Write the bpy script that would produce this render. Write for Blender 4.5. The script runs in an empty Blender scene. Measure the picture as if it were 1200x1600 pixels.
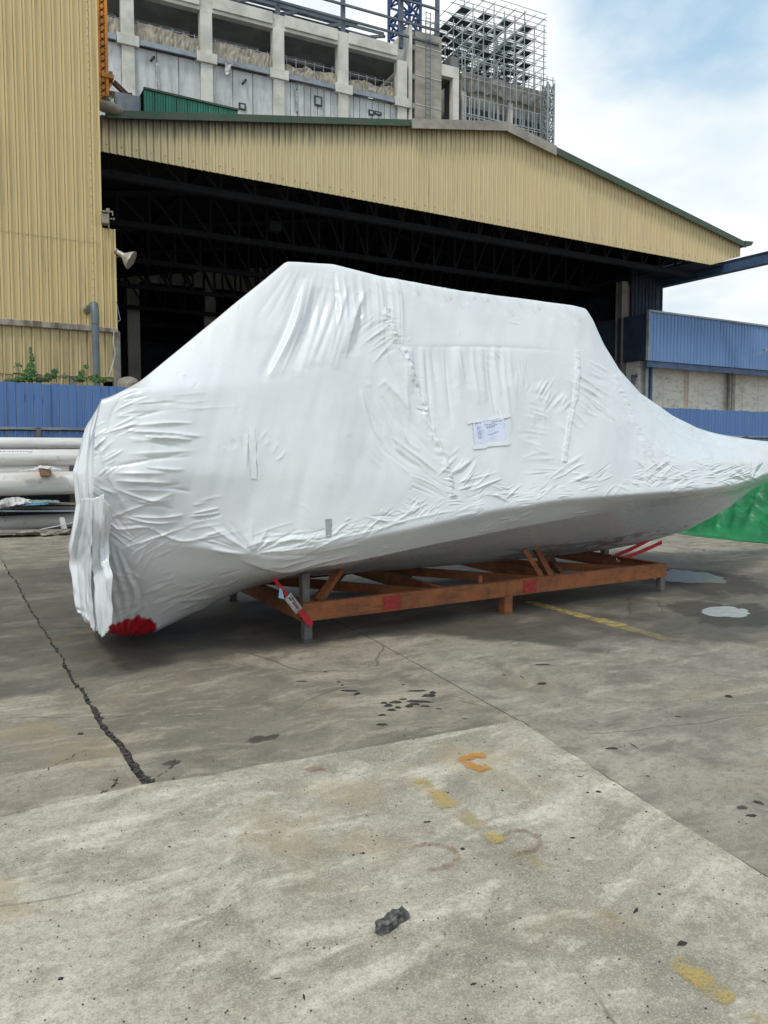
import bpy, math, random
import numpy as np
from mathutils import Vector, Matrix, Euler

# ------------------------------------------------------------------ camera, sky, sun, exposure
SC = bpy.context.scene
FPX, CX, CY, CAMH = 1180.0, 600.0, 772.2, 1.6
PITCH, YAW = math.radians(3.5), math.radians(-30.0)
cam_d = bpy.data.cameras.new("camera")
cam = bpy.data.objects.new("camera", cam_d)
SC.collection.objects.link(cam)
cam.location = (0, 0, CAMH)
cam.rotation_euler = Euler((math.pi / 2 - PITCH, 0, YAW), 'XYZ')
cam_d.sensor_fit = 'AUTO'
cam_d.sensor_width = 36.0
cam_d.lens = 36.0 * FPX / 1600.0
cam_d.shift_y = -(800.0 - CY) / 1600.0
cam_d.clip_start = 0.05
cam_d.clip_end = 2000
SC.camera = cam

SUN_EL, SUN_AZ = math.radians(56), math.radians(-122)   # high, behind the camera to the left
world = bpy.data.worlds.new("World")
SC.world = world
world.use_nodes = True
wn, wl = world.node_tree.nodes, world.node_tree.links
wn.clear()
def build_world():
    out = wn.new('ShaderNodeOutputWorld')
    bg = wn.new('ShaderNodeBackground'); bg.inputs['Strength'].default_value = 0.1
    sky = wn.new('ShaderNodeTexSky'); sky.sky_type = 'NISHITA'; sky.sun_disc = False
    sky.sun_elevation = SUN_EL; sky.sun_rotation = SUN_AZ
    sky.air_density = 1.0; sky.dust_density = 2.0; sky.ozone_density = 1.2
    tc = wn.new('ShaderNodeTexCoord')
    sep = wn.new('ShaderNodeSeparateXYZ'); wl.new(tc.outputs['Generated'], sep.inputs[0])
    # cloud sheet: direction projected on a plane overhead
    zc = wn.new('ShaderNodeMath'); zc.operation = 'MAXIMUM'; zc.inputs[1].default_value = 0.0
    wl.new(sep.outputs['Z'], zc.inputs[0])
    za = wn.new('ShaderNodeMath'); za.operation = 'ADD'; za.inputs[1].default_value = 0.22
    wl.new(zc.outputs[0], za.inputs[0])
    inv = wn.new('ShaderNodeMath'); inv.operation = 'DIVIDE'; inv.inputs[0].default_value = 1.0
    wl.new(za.outputs[0], inv.inputs[1])
    vm = wn.new('ShaderNodeVectorMath'); vm.operation = 'SCALE'
    wl.new(tc.outputs['Generated'], vm.inputs[0]); wl.new(inv.outputs[0], vm.inputs['Scale'])
    def noise(scale, detail, rough, off, dist=0.0):
        mp = wn.new('ShaderNodeMapping'); mp.inputs['Location'].default_value = off
        mp.inputs['Scale'].default_value = (1.0, 1.0, 0.4)
        wl.new(vm.outputs[0], mp.inputs[0])
        n = wn.new('ShaderNodeTexNoise'); n.inputs['Scale'].default_value = scale
        n.inputs['Detail'].default_value = detail; n.inputs['Roughness'].default_value = rough
        n.inputs['Distortion'].default_value = dist
        wl.new(mp.outputs[0], n.inputs[0]); return n
    n1 = noise(1.5, 6, 0.55, (3.1, 7.7, 0.0), 0.3)
    n2 = noise(1.3, 4, 0.5, (11.3, 2.2, 0.0))
    n3 = noise(2.4, 5, 0.5, (1.3, 12.2, 5.0), 0.2)
    # gap of blue sky high above the far right
    dirv = wn.new('ShaderNodeVectorMath'); dirv.operation = 'DOT_PRODUCT'
    r = math.radians
    az = r(90 - 62); el = r(36)
    dirv.inputs[1].default_value = (math.cos(el) * math.cos(az), math.cos(el) * math.sin(az), math.sin(el))
    wl.new(tc.outputs['Generated'], dirv.inputs[0])
    gap = wn.new('ShaderNodeMapRange'); gap.inputs[1].default_value = 0.93; gap.inputs[2].default_value = 0.998
    gap.inputs[3].default_value = 0.0; gap.inputs[4].default_value = 0.27
    wl.new(dirv.outputs['Value'], gap.inputs[0])
    cov = wn.new('ShaderNodeMath'); cov.operation = 'SUBTRACT'
    wl.new(n1.outputs[0], cov.inputs[0]); wl.new(gap.outputs[0], cov.inputs[1])
    fac = wn.new('ShaderNodeMapRange'); fac.interpolation_type = 'SMOOTHSTEP'
    fac.inputs[1].default_value = 0.24; fac.inputs[2].default_value = 0.56
    wl.new(cov.outputs[0], fac.inputs[0])
    cr = wn.new('ShaderNodeValToRGB')
    cr.color_ramp.elements[0].position = 0.40; cr.color_ramp.elements[0].color = (5.3, 6.6, 7.5, 1)
    cr.color_ramp.elements[1].position = 0.60; cr.color_ramp.elements[1].color = (8.7, 8.9, 8.8, 1)
    wl.new(n2.outputs[0], cr.inputs[0])
    # warm whitish band near the horizon
    hz = wn.new('ShaderNodeMapRange'); hz.inputs[1].default_value = 0.02; hz.inputs[2].default_value = 0.30
    hz.inputs[3].default_value = 0.65; hz.inputs[4].default_value = 0.0
    wl.new(sep.outputs['Z'], hz.inputs[0])
    mh = wn.new('ShaderNodeMix'); mh.data_type = 'RGBA'
    wl.new(hz.outputs[0], mh.inputs['Factor']); wl.new(cr.outputs[0], mh.inputs['A'])
    mh.inputs['B'].default_value = (8.8, 8.6, 8.0, 1)
    # clear-sky colour, whitened a little by thin veil
    vl = wn.new('ShaderNodeMix'); vl.data_type = 'RGBA'; vl.inputs['Factor'].default_value = 0.62
    wl.new(sky.outputs[0], vl.inputs['A']); vl.inputs['B'].default_value = (4.4, 6.9, 8.8, 1)
    mx = wn.new('ShaderNodeMix'); mx.data_type = 'RGBA'
    wl.new(fac.outputs[0], mx.inputs['Factor']); wl.new(vl.outputs['Result'], mx.inputs['A']); wl.new(mh.outputs['Result'], mx.inputs['B'])
    wl.new(mx.outputs['Result'], bg.inputs['Color'])
    wl.new(bg.outputs[0], out.inputs[0])
build_world()

sd = bpy.data.lights.new("sun", 'SUN')
sd.energy = 1.5; sd.angle = math.radians(11); sd.color = (1.0, 0.955, 0.88)
sun = bpy.data.objects.new("sun", sd)
SC.collection.objects.link(sun)
_sd = Vector((math.cos(SUN_EL) * math.sin(SUN_AZ), math.cos(SUN_EL) * math.cos(SUN_AZ), math.sin(SUN_EL)))
sun.rotation_euler = _sd.to_track_quat('Z', 'Y').to_euler()
sun.location = (0, 0, 40)

SC.view_settings.view_transform = 'Standard'
SC.view_settings.look = 'None'
SC.view_settings.exposure = 0.28
SC.view_settings.gamma = 1.0
SC.view_settings.use_curve_mapping = False

# ------------------------------------------------------------------ measuring helpers
R3 = cam.rotation_euler.to_matrix()
RN = np.array(R3)
def ray(px, py):
    return R3 @ Vector(((px - CX) / FPX, -(py - CY) / FPX, -1.0))
CAMP = Vector((0, 0, CAMH))
def on_Y(px, py, Y):
    d = ray(px, py); return CAMP + d * (Y / d.y)
def on_X(px, py, X):
    d = ray(px, py); return CAMP + d * (X / d.x)
def on_Z(px, py, Z=0.0):
    d = ray(px, py); return CAMP + d * ((Z - CAMH) / d.z)
def proj(x, y, z):
    """world -> photo position (numpy)"""
    x = np.asarray(x, float); y = np.asarray(y, float); z = np.asarray(z, float) - CAMH
    c = np.stack([x, y, z], -1) @ RN
    return CX + FPX * c[..., 0] / -c[..., 2], CY - FPX * c[..., 1] / -c[..., 2]

# ------------------------------------------------------------------ object helpers
random.seed(7)
rng = np.random.default_rng(11)
LOC = {}
def link(o, parent=None):
    SC.collection.objects.link(o)
    if parent is not None: o.parent = parent
    return o
def tag(o, label=None, cat=None, group=None, kind=None):
    if label: o['label'] = label
    if cat: o['category'] = cat
    if group: o['group'] = group
    if kind: o['kind'] = kind
    return o
def empty(name, loc, label=None, cat=None, group=None, kind=None):
    o = bpy.data.objects.new(name, None); o.empty_display_size = 0.3
    o.location = loc; link(o); tag(o, label, cat, group, kind)
    LOC[o.name] = Vector(loc); return o
def wloc(o):
    return LOC.get(o.name, Vector(o.location))
def mesh(name, verts, faces, mat=None, parent=None, smooth=False, kind=None):
    """verts are in world coordinates; the origin goes to their middle"""
    v = np.asarray([tuple(p) for p in verts], float)
    c = (v.min(0) + v.max(0)) / 2
    me = bpy.data.meshes.new(name)
    me.from_pydata((v - c).tolist(), [], [tuple(f) for f in faces])
    if smooth: me.polygons.foreach_set('use_smooth', [True] * len(me.polygons))
    o = bpy.data.objects.new(name, me)
    link(o, parent)
    C = Vector(c)
    o.location = C - (wloc(parent) if parent is not None else Vector((0, 0, 0)))
    LOC[o.name] = C
    if mat: me.materials.append(mat)
    if kind: o['kind'] = kind
    return o
class MB:
    def __init__(s): s.v = []; s.f = []
    def add(s, v, f):
        n = len(s.v); s.v += [Vector(p) for p in v]; s.f += [tuple(i + n for i in q) for q in f]; return s
    def box(s, x0, x1, y0, y1, z0, z1, M=None, b=0.0):
        if b > 0:
            return s.bevel_box(x0, x1, y0, y1, z0, z1, b, M)
        v = [Vector((x, y, z)) for x in (x0, x1) for y in (y0, y1) for z in (z0, z1)]
        if M: v = [M(p) for p in v]
        return s.add(v, [(0, 1, 3, 2), (4, 6, 7, 5), (0, 4, 5, 1), (2, 3, 7, 6), (0, 2, 6, 4), (1, 5, 7, 3)])
    def bevel_box(s, x0, x1, y0, y1, z0, z1, b, M=None):
        import bmesh
        bm = bmesh.new()
        vs = [bm.verts.new((x, y, z)) for x in (x0, x1) for y in (y0, y1) for z in (z0, z1)]
        for f in [(0, 1, 3, 2), (4, 6, 7, 5), (0, 4, 5, 1), (2, 3, 7, 6), (0, 2, 6, 4), (1, 5, 7, 3)]:
            bm.faces.new([vs[i] for i in f])
        bmesh.ops.bevel(bm, geom=bm.edges[:], offset=b, segments=1, affect='EDGES')
        bm.verts.index_update()
        v = [p.co.copy() for p in bm.verts]; f = [tuple(q.index for q in fc.verts) for fc in bm.faces]
        bm.free()
        if M: v = [M(p) for p in v]
        return s.add(v, f)
    def bar(s, p, q, w, h=None, up=(0, 0, 1), M=None):
        p = Vector(p); q = Vector(q); h = h or w
        d = (q - p).normalized(); u = Vector(up)
        if abs(d.dot(u)) > 0.98: u = Vector((0, 1, 0))
        a = d.cross(u).normalized(); b = a.cross(d).normalized()
        v = [r_ + a * (sx * w / 2) + b * (sz * h / 2) for r_ in (p, q) for sx in (-1, 1) for sz in (-1, 1)]
        if M: v = [M(t) for t in v]
        return s.add(v, [(0, 1, 3, 2), (4, 6, 7, 5), (0, 4, 5, 1), (2, 3, 7, 6), (0, 2, 6, 4), (1, 5, 7, 3)])
    def tube(s, pts, r, n=8, M=None, cap=True):
        pts = [Vector(p) for p in pts]; rs = r if isinstance(r, (list, tuple)) else [r] * len(pts)
        V = []; F = []
        prev = None
        for i, p in enumerate(pts):
            d = (pts[min(i + 1, len(pts) - 1)] - pts[max(i - 1, 0)]).normalized()
            if prev is None:
                a = d.cross(Vector((0, 0, 1)))
                if a.length < 0.05: a = d.cross(Vector((1, 0, 0)))
            else:
                a = prev - d * prev.dot(d)
            a.normalize(); prev = a; b = d.cross(a)
            for k in range(n):
                t = 2 * math.pi * k / n
                V.append(p + a * (math.cos(t) * rs[i]) + b * (math.sin(t) * rs[i]))
        for i in range(len(pts) - 1):
            for k in range(n):
                F.append((i * n + k, i * n + (k + 1) % n, (i + 1) * n + (k + 1) % n, (i + 1) * n + k))
        if cap:
            F.append(tuple(range(n - 1, -1, -1))); F.append(tuple((len(pts) - 1) * n + k for k in range(n)))
        if M: V = [M(t) for t in V]
        return s.add(V, F)
    def build(s, name, mat, parent=None, smooth=False, kind=None):
        return mesh(name, s.v, s.f, mat, parent, smooth, kind)
def smooth_by_angle(o, ang=40):
    me = o.data
    me.polygons.foreach_set('use_smooth', [True] * len(me.polygons))
    try: me.set_sharp_from_angle(angle=math.radians(ang))
    except Exception: pass
    return o

# ------------------------------------------------------------------ material helpers
class NT:
    def __init__(s, name):
        s.m = bpy.data.materials.new(name); s.m.use_nodes = True
        s.n = s.m.node_tree.nodes; s.l = s.m.node_tree.links
        s.n.clear()
        s.out = s.n.new('ShaderNodeOutputMaterial')
        s.b = s.n.new('ShaderNodeBsdfPrincipled'); s.l.new(s.b.outputs[0], s.out.inputs[0])
        g = s.n.new('ShaderNodeNewGeometry'); s.P = g.outputs['Position']; s.N = g.outputs['Normal']
        s.geo = g
        s.rnd = s.n.new('ShaderNodeObjectInfo').outputs['Random']
    def lk(s, a, i):
        if isinstance(a, (int, float)): i.default_value = a
        elif isinstance(a, (tuple, list)): i.default_value = tuple(a) if len(a) == 4 or i.type == 'VECTOR' else (*a, 1)
        else: s.l.new(a, i)
    def math(s, op, a, b=0.0, c=None, clamp=False):
        n = s.n.new('ShaderNodeMath'); n.operation = op; n.use_clamp = clamp
        s.lk(a, n.inputs[0]); s.lk(b, n.inputs[1])
        if c is not None: s.lk(c, n.inputs[2])
        return n.outputs[0]
    def mapr(s, v, a, b, c=0.0, d=1.0, smooth=True):
        n = s.n.new('ShaderNodeMapRange')
        if smooth: n.interpolation_type = 'SMOOTHSTEP'
        s.lk(v, n.inputs[0])
        for i, x in enumerate((a, b, c, d)): s.lk(x, n.inputs[i + 1])
        return n.outputs[0]
    def mapping(s, v, scale=(1, 1, 1), loc=(0, 0, 0), rot=(0, 0, 0)):
        n = s.n.new('ShaderNodeMapping'); s.lk(v, n.inputs[0])
        n.inputs['Location'].default_value = loc; n.inputs['Rotation'].default_value = rot; n.inputs['Scale'].default_value = scale
        return n.outputs[0]
    def noise(s, scale, detail=4, rough=0.55, v=None, dist=0.0, stretch=None, col=False):
        v = v or s.P
        if stretch: v = s.mapping(v, stretch)
        n = s.n.new('ShaderNodeTexNoise'); s.lk(v, n.inputs['Vector'])
        n.inputs['Scale'].default_value = scale; n.inputs['Detail'].default_value = detail
        n.inputs['Roughness'].default_value = rough; n.inputs['Distortion'].default_value = dist
        return n.outputs[1 if col else 0]
    def voro(s, scale, feature='F1', v=None, out=0, rand=1.0):
        n = s.n.new('ShaderNodeTexVoronoi'); n.feature = feature; s.lk(v or s.P, n.inputs['Vector'])
        n.inputs['Scale'].default_value = scale; n.inputs['Randomness'].default_value = rand
        return n.outputs[out]
    def mix(s, f, a, b, blend='MIX'):
        n = s.n.new('ShaderNodeMix'); n.data_type = 'RGBA'; n.blend_type = blend
        s.lk(f, n.inputs['Factor']); s.lk(a, n.inputs['A']); s.lk(b, n.inputs['B'])
        return n.outputs['Result']
    def sep(s, v=None):
        n = s.n.new('ShaderNodeSeparateXYZ'); s.lk(v or s.P, n.inputs[0]); return n.outputs
    def bump(s, h, strength=0.3, dist=0.01, normal=None):
        n = s.n.new('ShaderNodeBump'); s.lk(h, n.inputs['Height'])
        n.inputs['Strength'].default_value = strength; n.inputs['Distance'].default_value = dist
        if normal is not None: s.l.new(normal, n.inputs['Normal'])
        return n.outputs[0]
    def set(s, **k):
        for a, v in k.items(): s.lk(v, s.b.inputs[a.replace('_', ' ')])
        return s
def simple(name, c1, c2=None, scale=3.0, rough=0.6, metal=0.0, bump=0.0, bscale=40, dist=0.005, stretch=None, var=0.0, spec=0.5):
    t = NT(name)
    c2 = c2 or tuple(x * 0.75 for x in c1)
    n = t.noise(scale, 6, 0.6, stretch=stretch)
    f = t.mapr(n, 0.35, 0.68)
    col = t.mix(f, c1, c2)
    if var:
        col = t.mix(t.math('MULTIPLY', t.rnd, var), col, (0, 0, 0))
    t.set(Base_Color=col, Metallic=metal)
    t.lk(spec, t.b.inputs['Specular IOR Level'])
    t.lk(t.mapr(t.noise(scale * 3, 3), 0.3, 0.7, max(rough - 0.08, 0.02), min(rough + 0.1, 1)), t.b.inputs['Roughness'])
    if bump:
        t.lk(t.bump(t.noise(bscale, 4), bump, dist), t.b.inputs['Normal'])
    return t.m
# ------------------------------------------------------------------ materials
def cladding_mat(name, base, dark, rust, rough=0.5, streak=0.5, topz=None, spots=True):
    t = NT(name)
    x, y, z = t.sep()
    st = t.noise(1.0, 6, 0.65, stretch=(7.0, 7.0, 0.35))
    big = t.noise(0.35, 5, 0.6)
    col = t.mix(t.math('MULTIPLY', t.mapr(st, 0.42, 0.75), streak), base, dark)
    col = t.mix(t.math('MULTIPLY', t.mapr(big, 0.4, 0.7), 0.25), col, tuple(min(1, c * 1.15) for c in base))
    col = t.mix(t.math('MULTIPLY', t.rnd, 0.10), col, dark)
    if spots:
        sp = t.voro(2.2, v=t.mapping(t.P, (1.6, 1.6, 0.8)))
        sm = t.mapr(t.math('ADD', sp, t.math('MULTIPLY', t.noise(9, 3), 0.05)), 0.065, 0.045)
        col = t.mix(t.math('MULTIPLY', sm, 0.55), col, rust)
    rs = t.noise(1.3, 5, 0.7, stretch=(5.0, 5.0, 0.25), v=t.mapping(t.P, loc=(9.3, 4.1, 2.0)))
    col = t.mix(t.math('MULTIPLY', t.mapr(rs, 0.57, 0.74), 0.42), col, rust)
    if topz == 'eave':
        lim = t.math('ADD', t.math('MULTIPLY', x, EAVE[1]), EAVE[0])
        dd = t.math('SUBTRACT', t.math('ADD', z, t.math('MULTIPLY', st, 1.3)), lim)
        grime_shade = t.math('MULTIPLY', t.mapr(dd, -0.35, 0.45), t.mapr(x, 24.0, 8.0, 0.35, 0.85))
        col = t.mix(grime_shade, col, (0.07, 0.062, 0.05))  # grime plus the eave trim's shade, both painted into the colour
    elif topz:
        # grime band hanging down from a level: topz = (z of line, depth)
        g = t.mapr(t.math('ADD', z, t.math('MULTIPLY', st, 0.9)), topz[0] - topz[1], topz[0], 0.0, topz[2])
        col = t.mix(g, col, (0.05, 0.045, 0.04))
    t.set(Base_Color=col, Roughness=rough)
    t.lk(t.bump(t.noise(14, 4), 0.10, 0.01), t.b.inputs['Normal'])
    return t.m
M = {}
M['yellow'] = cladding_mat('aged_yellow_cladding', (0.66, 0.525, 0.265), (0.44, 0.345, 0.19), (0.20, 0.12, 0.06), 0.55, 0.40)
M['yellow_low'] = cladding_mat('grimy_yellow_cladding', (0.58, 0.47, 0.25), (0.27, 0.20, 0.11), (0.15, 0.085, 0.04), 0.6, 0.75)
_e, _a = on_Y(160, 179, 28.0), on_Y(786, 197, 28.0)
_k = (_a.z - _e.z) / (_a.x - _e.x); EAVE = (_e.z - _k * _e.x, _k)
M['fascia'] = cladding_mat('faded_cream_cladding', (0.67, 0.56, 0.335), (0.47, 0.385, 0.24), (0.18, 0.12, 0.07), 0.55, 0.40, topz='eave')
M['blue_fence'] = cladding_mat('blue_painted_sheet', (0.085, 0.180, 0.40), (0.050, 0.10, 0.23), (0.10, 0.09, 0.10), 0.45, 0.5)
M['blue_clad'] = cladding_mat('faded_blue_cladding', (0.17, 0.29, 0.52), (0.09, 0.17, 0.33), (0.12, 0.12, 0.14), 0.5, 0.5, spots=False)
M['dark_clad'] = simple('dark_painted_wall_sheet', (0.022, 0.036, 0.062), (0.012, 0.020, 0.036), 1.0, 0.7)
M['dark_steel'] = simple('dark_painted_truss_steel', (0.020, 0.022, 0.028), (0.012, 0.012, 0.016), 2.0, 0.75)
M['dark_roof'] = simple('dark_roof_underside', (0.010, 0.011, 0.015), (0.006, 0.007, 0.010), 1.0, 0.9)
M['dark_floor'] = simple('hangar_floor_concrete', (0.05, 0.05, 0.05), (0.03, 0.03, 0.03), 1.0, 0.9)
M['green_trim'] = simple('weathered_green_gutter', (0.035, 0.080, 0.052), (0.07, 0.08, 0.055), 1.6, 0.6, stretch=(1, 1, 3))
M['grey_trim'] = simple('weathered_grey_flashing', (0.34, 0.31, 0.26), (0.22, 0.20, 0.17), 1.5, 0.6)
M['green_roof'] = simple('green_sheet_roof', (0.03, 0.23, 0.15), (0.02, 0.15, 0.10), 1.5, 0.5, stretch=(3, 3, 0.4))
M['blue_beam'] = simple('dark_blue_girder_paint', (0.050, 0.095, 0.19), (0.03, 0.06, 0.12), 1.5, 0.55)
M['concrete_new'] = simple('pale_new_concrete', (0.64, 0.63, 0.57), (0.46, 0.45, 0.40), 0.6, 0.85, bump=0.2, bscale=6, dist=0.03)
M['concrete_core'] = simple('board_marked_concrete', (0.37, 0.35, 0.30), (0.24, 0.23, 0.20), 0.5, 0.9, stretch=(1, 1, 2.5), bump=0.2, bscale=4, dist=0.04)
def precast():
    t = NT('stained_precast_panel')
    n = t.noise(0.9, 7, 0.62, stretch=(2.2, 2.2, 0.45)); b = t.noise(3.5, 5, 0.6)
    c = t.mix(t.mapr(n, 0.35, 0.7), (0.64, 0.66, 0.66), (0.42, 0.44, 0.44))
    c = t.mix(t.math('MULTIPLY', t.mapr(b, 0.5, 0.75), 0.4), c, (0.76, 0.76, 0.74))
    c = t.mix(t.math('MULTIPLY', t.rnd, 0.22), c, (0.22, 0.22, 0.22))
    t.set(Base_Color=c, Roughness=0.9); return t.m
M['precast'] = precast()
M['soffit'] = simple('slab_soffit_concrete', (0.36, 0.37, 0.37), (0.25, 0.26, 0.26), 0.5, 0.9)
M['steel_grey'] = simple('galvanised_grey_steel', (0.30, 0.33, 0.36), (0.20, 0.22, 0.25), 1.0, 0.5, metal=0.3)
M['steel_frame'] = simple('grey_roof_frame_steel', (0.13, 0.15, 0.18), (0.08, 0.10, 0.12), 1.0, 0.6)
M['steel_blue'] = simple('blue_crane_mast_paint', (0.03, 0.07, 0.22), (0.02, 0.05, 0.14), 1.0, 0.6)
M['scaffold'] = simple('pale_scaffold_tube', (0.42, 0.45, 0.46), (0.28, 0.31, 0.32), 1.0, 0.5, metal=0.4)
M['deck'] = simple('dark_scaffold_deck', (0.08, 0.10, 0.10), (0.05, 0.06, 0.06), 1.0, 0.9)
M['orange'] = simple('orange_hoist_paint', (0.75, 0.27, 0.03), (0.45, 0.16, 0.02), 2.0, 0.5)
M['maroon'] = simple('maroon_primer_steel', (0.13, 0.03, 0.035), (0.08, 0.02, 0.02), 2.0, 0.6)
M['net'] = simple('dusty_beige_netting', (0.40, 0.36, 0.29), (0.26, 0.235, 0.19), 1.2, 0.95, stretch=(3, 3, 0.6))
M['grey_net'] = simple('grey_debris_netting', (0.20, 0.20, 0.19), (0.11, 0.11, 0.105), 0.6, 0.95, stretch=(3, 3, 0.4))
M['window'] = simple('grey_site_window_glass', (0.45, 0.50, 0.52), (0.25, 0.28, 0.30), 1.0, 0.2)
M['black'] = simple('black_frame_paint', (0.03, 0.03, 0.032), None, 2.0, 0.6)
M['pipe_upvc'] = simple('grey_plastic_downpipe', (0.13, 0.16, 0.18), (0.10, 0.12, 0.13), 2.0, 0.4)
M['ledge'] = simple('grimy_cement_ledge', (0.36, 0.32, 0.27), (0.13, 0.11, 0.09), 2.5, 0.9, stretch=(2, 2, 0.5))
M['post'] = simple('mottled_concrete_post', (0.27, 0.25, 0.22), (0.17, 0.155, 0.14), 3.0, 0.9)
M['lamp'] = simple('aluminium_floodlight', (0.50, 0.47, 0.42), (0.34, 0.31, 0.27), 8.0, 0.4, metal=0.5)
M['box_metal'] = simple('dirty_grey_fitting', (0.30, 0.27, 0.20), (0.18, 0.16, 0.12), 6.0, 0.6)
M['timber'] = simple('rough_brown_timber', (0.30, 0.19, 0.11), (0.18, 0.11, 0.065), 6.0, 0.85, stretch=(1, 8, 8))
M['grey_timber'] = simple('weathered_grey_timber', (0.24, 0.22, 0.19), (0.15, 0.135, 0.115), 5.0, 0.9, stretch=(1, 6, 6))
M['sheet_white'] = simple('crumpled_white_sheeting', (0.62, 0.62, 0.60), (0.40, 0.40, 0.39), 4.0, 0.5)
M['sheet_green'] = simple('faded_green_sheeting', (0.12, 0.22, 0.21), (0.22, 0.30, 0.30), 4.0, 0.6)
M['sheet_blue'] = simple('blue_plastic_sheeting', (0.08, 0.24, 0.36), (0.05, 0.15, 0.24), 4.0, 0.5)
M['rubble'] = simple('dusty_sacking', (0.28, 0.25, 0.20), (0.16, 0.14, 0.11), 5.0, 0.95)
M['dark_debris'] = simple('black_charred_fragment', (0.022, 0.020, 0.019), (0.045, 0.040, 0.036), 30.0, 0.85)
M['tar'] = simple('black_tar_chunk', (0.03, 0.032, 0.032), (0.16, 0.155, 0.14), 30.0, 0.8, bump=0.6, bscale=60, dist=0.01)
M['leg_grey'] = simple('dull_grey_steel_leg', (0.13, 0.125, 0.125), (0.085, 0.07, 0.065), 9.0, 0.65)
M['strap_red'] = simple('red_lashing_webbing', (0.48, 0.012, 0.025), (0.33, 0.008, 0.018), 30.0, 0.75)
M['buckle'] = simple('steel_ratchet_metal', (0.50, 0.50, 0.52), (0.33, 0.33, 0.35), 20.0, 0.35, metal=0.8)
M['tag_blue'] = simple('pale_blue_tag', (0.22, 0.48, 0.66), (0.55, 0.66, 0.72), 20.0, 0.6)
M['tape'] = simple('silver_duct_tape', (0.27, 0.29, 0.30), (0.36, 0.38, 0.39), 18.0, 0.35, bump=0.3, bscale=60, dist=0.004)
M['tape_clear'] = simple('clear_glossy_tape', (0.76, 0.79, 0.80), (0.70, 0.73, 0.75), 25.0, 0.15, bump=0.3, bscale=50, dist=0.003)
M['ink'] = simple('faint_blue_print', (0.26, 0.30, 0.45), (0.18, 0.21, 0.34), 300.0, 0.8)
M['leaf'] = simple('green_creeper_leaf', (0.075, 0.17, 0.030), (0.045, 0.11, 0.022), 3.0, 0.55, var=0.2)
M['leaf_dark'] = simple('dark_green_creeper_leaf', (0.035, 0.085, 0.018), (0.055, 0.12, 0.025), 3.0, 0.55)
M['stem'] = simple('green_brown_stem', (0.07, 0.08, 0.03), None, 3.0, 0.8)

def rust_steel():
    t = NT('rusted_steel_channel')
    x, y, z = t.sep()
    n = t.noise(5, 7, 0.7); f = t.noise(60, 4, 0.6); st = t.noise(3, 5, 0.6, stretch=(1, 1, 7))
    c = t.mix(t.mapr(n, 0.35, 0.68), (0.32, 0.110, 0.036), (0.16, 0.055, 0.024))
    c = t.mix(t.math('MULTIPLY', t.mapr(f, 0.45, 0.7), 0.5), c, (0.27, 0.11, 0.045))
    c = t.mix(t.math('MULTIPLY', t.mapr(st, 0.5, 0.7), 0.6), c, (0.075, 0.035, 0.022))
    t.set(Base_Color=c, Roughness=0.82)
    t.lk(t.bump(t.noise(45, 5, 0.7), 0.35, 0.004), t.b.inputs['Normal'])
    return t.m
M['rust'] = rust_steel()
M['red_paint'] = simple('sprayed_red_patch', (0.34, 0.030, 0.025), (0.20, 0.045, 0.03), 18.0, 0.7)

def pipe_mat():
    t = NT('dusty_white_pipe')
    x, y, z = t.sep()
    n = t.noise(1.2, 6, 0.65, stretch=(0.5, 4, 4)); s = t.noise(9, 4, 0.6)
    c = t.mix(t.mapr(n, 0.38, 0.68), (0.74, 0.73, 0.71), (0.56, 0.53, 0.49))
    c = t.mix(t.math('MULTIPLY', t.mapr(s, 0.62, 0.72), 0.5), c, (0.25, 0.17, 0.11))
    nz = t.sep(t.N)[2]
    t.set(Base_Color=c, Roughness=0.42)
    return t.m
M['pipe'] = pipe_mat()
def wall_mat():
    t = NT('stained_white_plaster_wall')
    n = t.noise(0.8, 8, 0.7, dist=1.0, stretch=(1, 1, 1.6)); st = t.noise(1.1, 5, 0.6, stretch=(1.6, 1.6, 0.06))
    sp = t.noise(2.6, 8, 0.75, dist=0.6, stretch=(0.7, 0.7, 2.0))
    c = t.mix(t.mapr(n, 0.45, 0.75), (0.60, 0.57, 0.52), (0.42, 0.39, 0.35))
    c = t.mix(t.math('MULTIPLY', t.mapr(sp, 0.52, 0.62), 0.6), c, (0.26, 0.235, 0.21))
    c = t.mix(t.math('MULTIPLY', t.mapr(st, 0.58, 0.72), 0.7), c, (0.30, 0.20, 0.12))
    t.set(Base_Color=c, Roughness=0.9); return t.m
M['plaster'] = wall_mat()

def tarp_green():
    t = NT('green_woven_tarpaulin')
    n = t.noise(2, 5, 0.6)
    c = t.mix(t.mapr(n, 0.35, 0.7), (0.007, 0.20, 0.062), (0.005, 0.12, 0.040))
    t.set(Base_Color=c, Roughness=0.38)
    t.lk(t.bump(t.noise(5, 5, 0.6, stretch=(1, 1, 3)), 0.4, 0.05), t.b.inputs['Normal'])
    return t.m
M['tarp'] = tarp_green()

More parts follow.
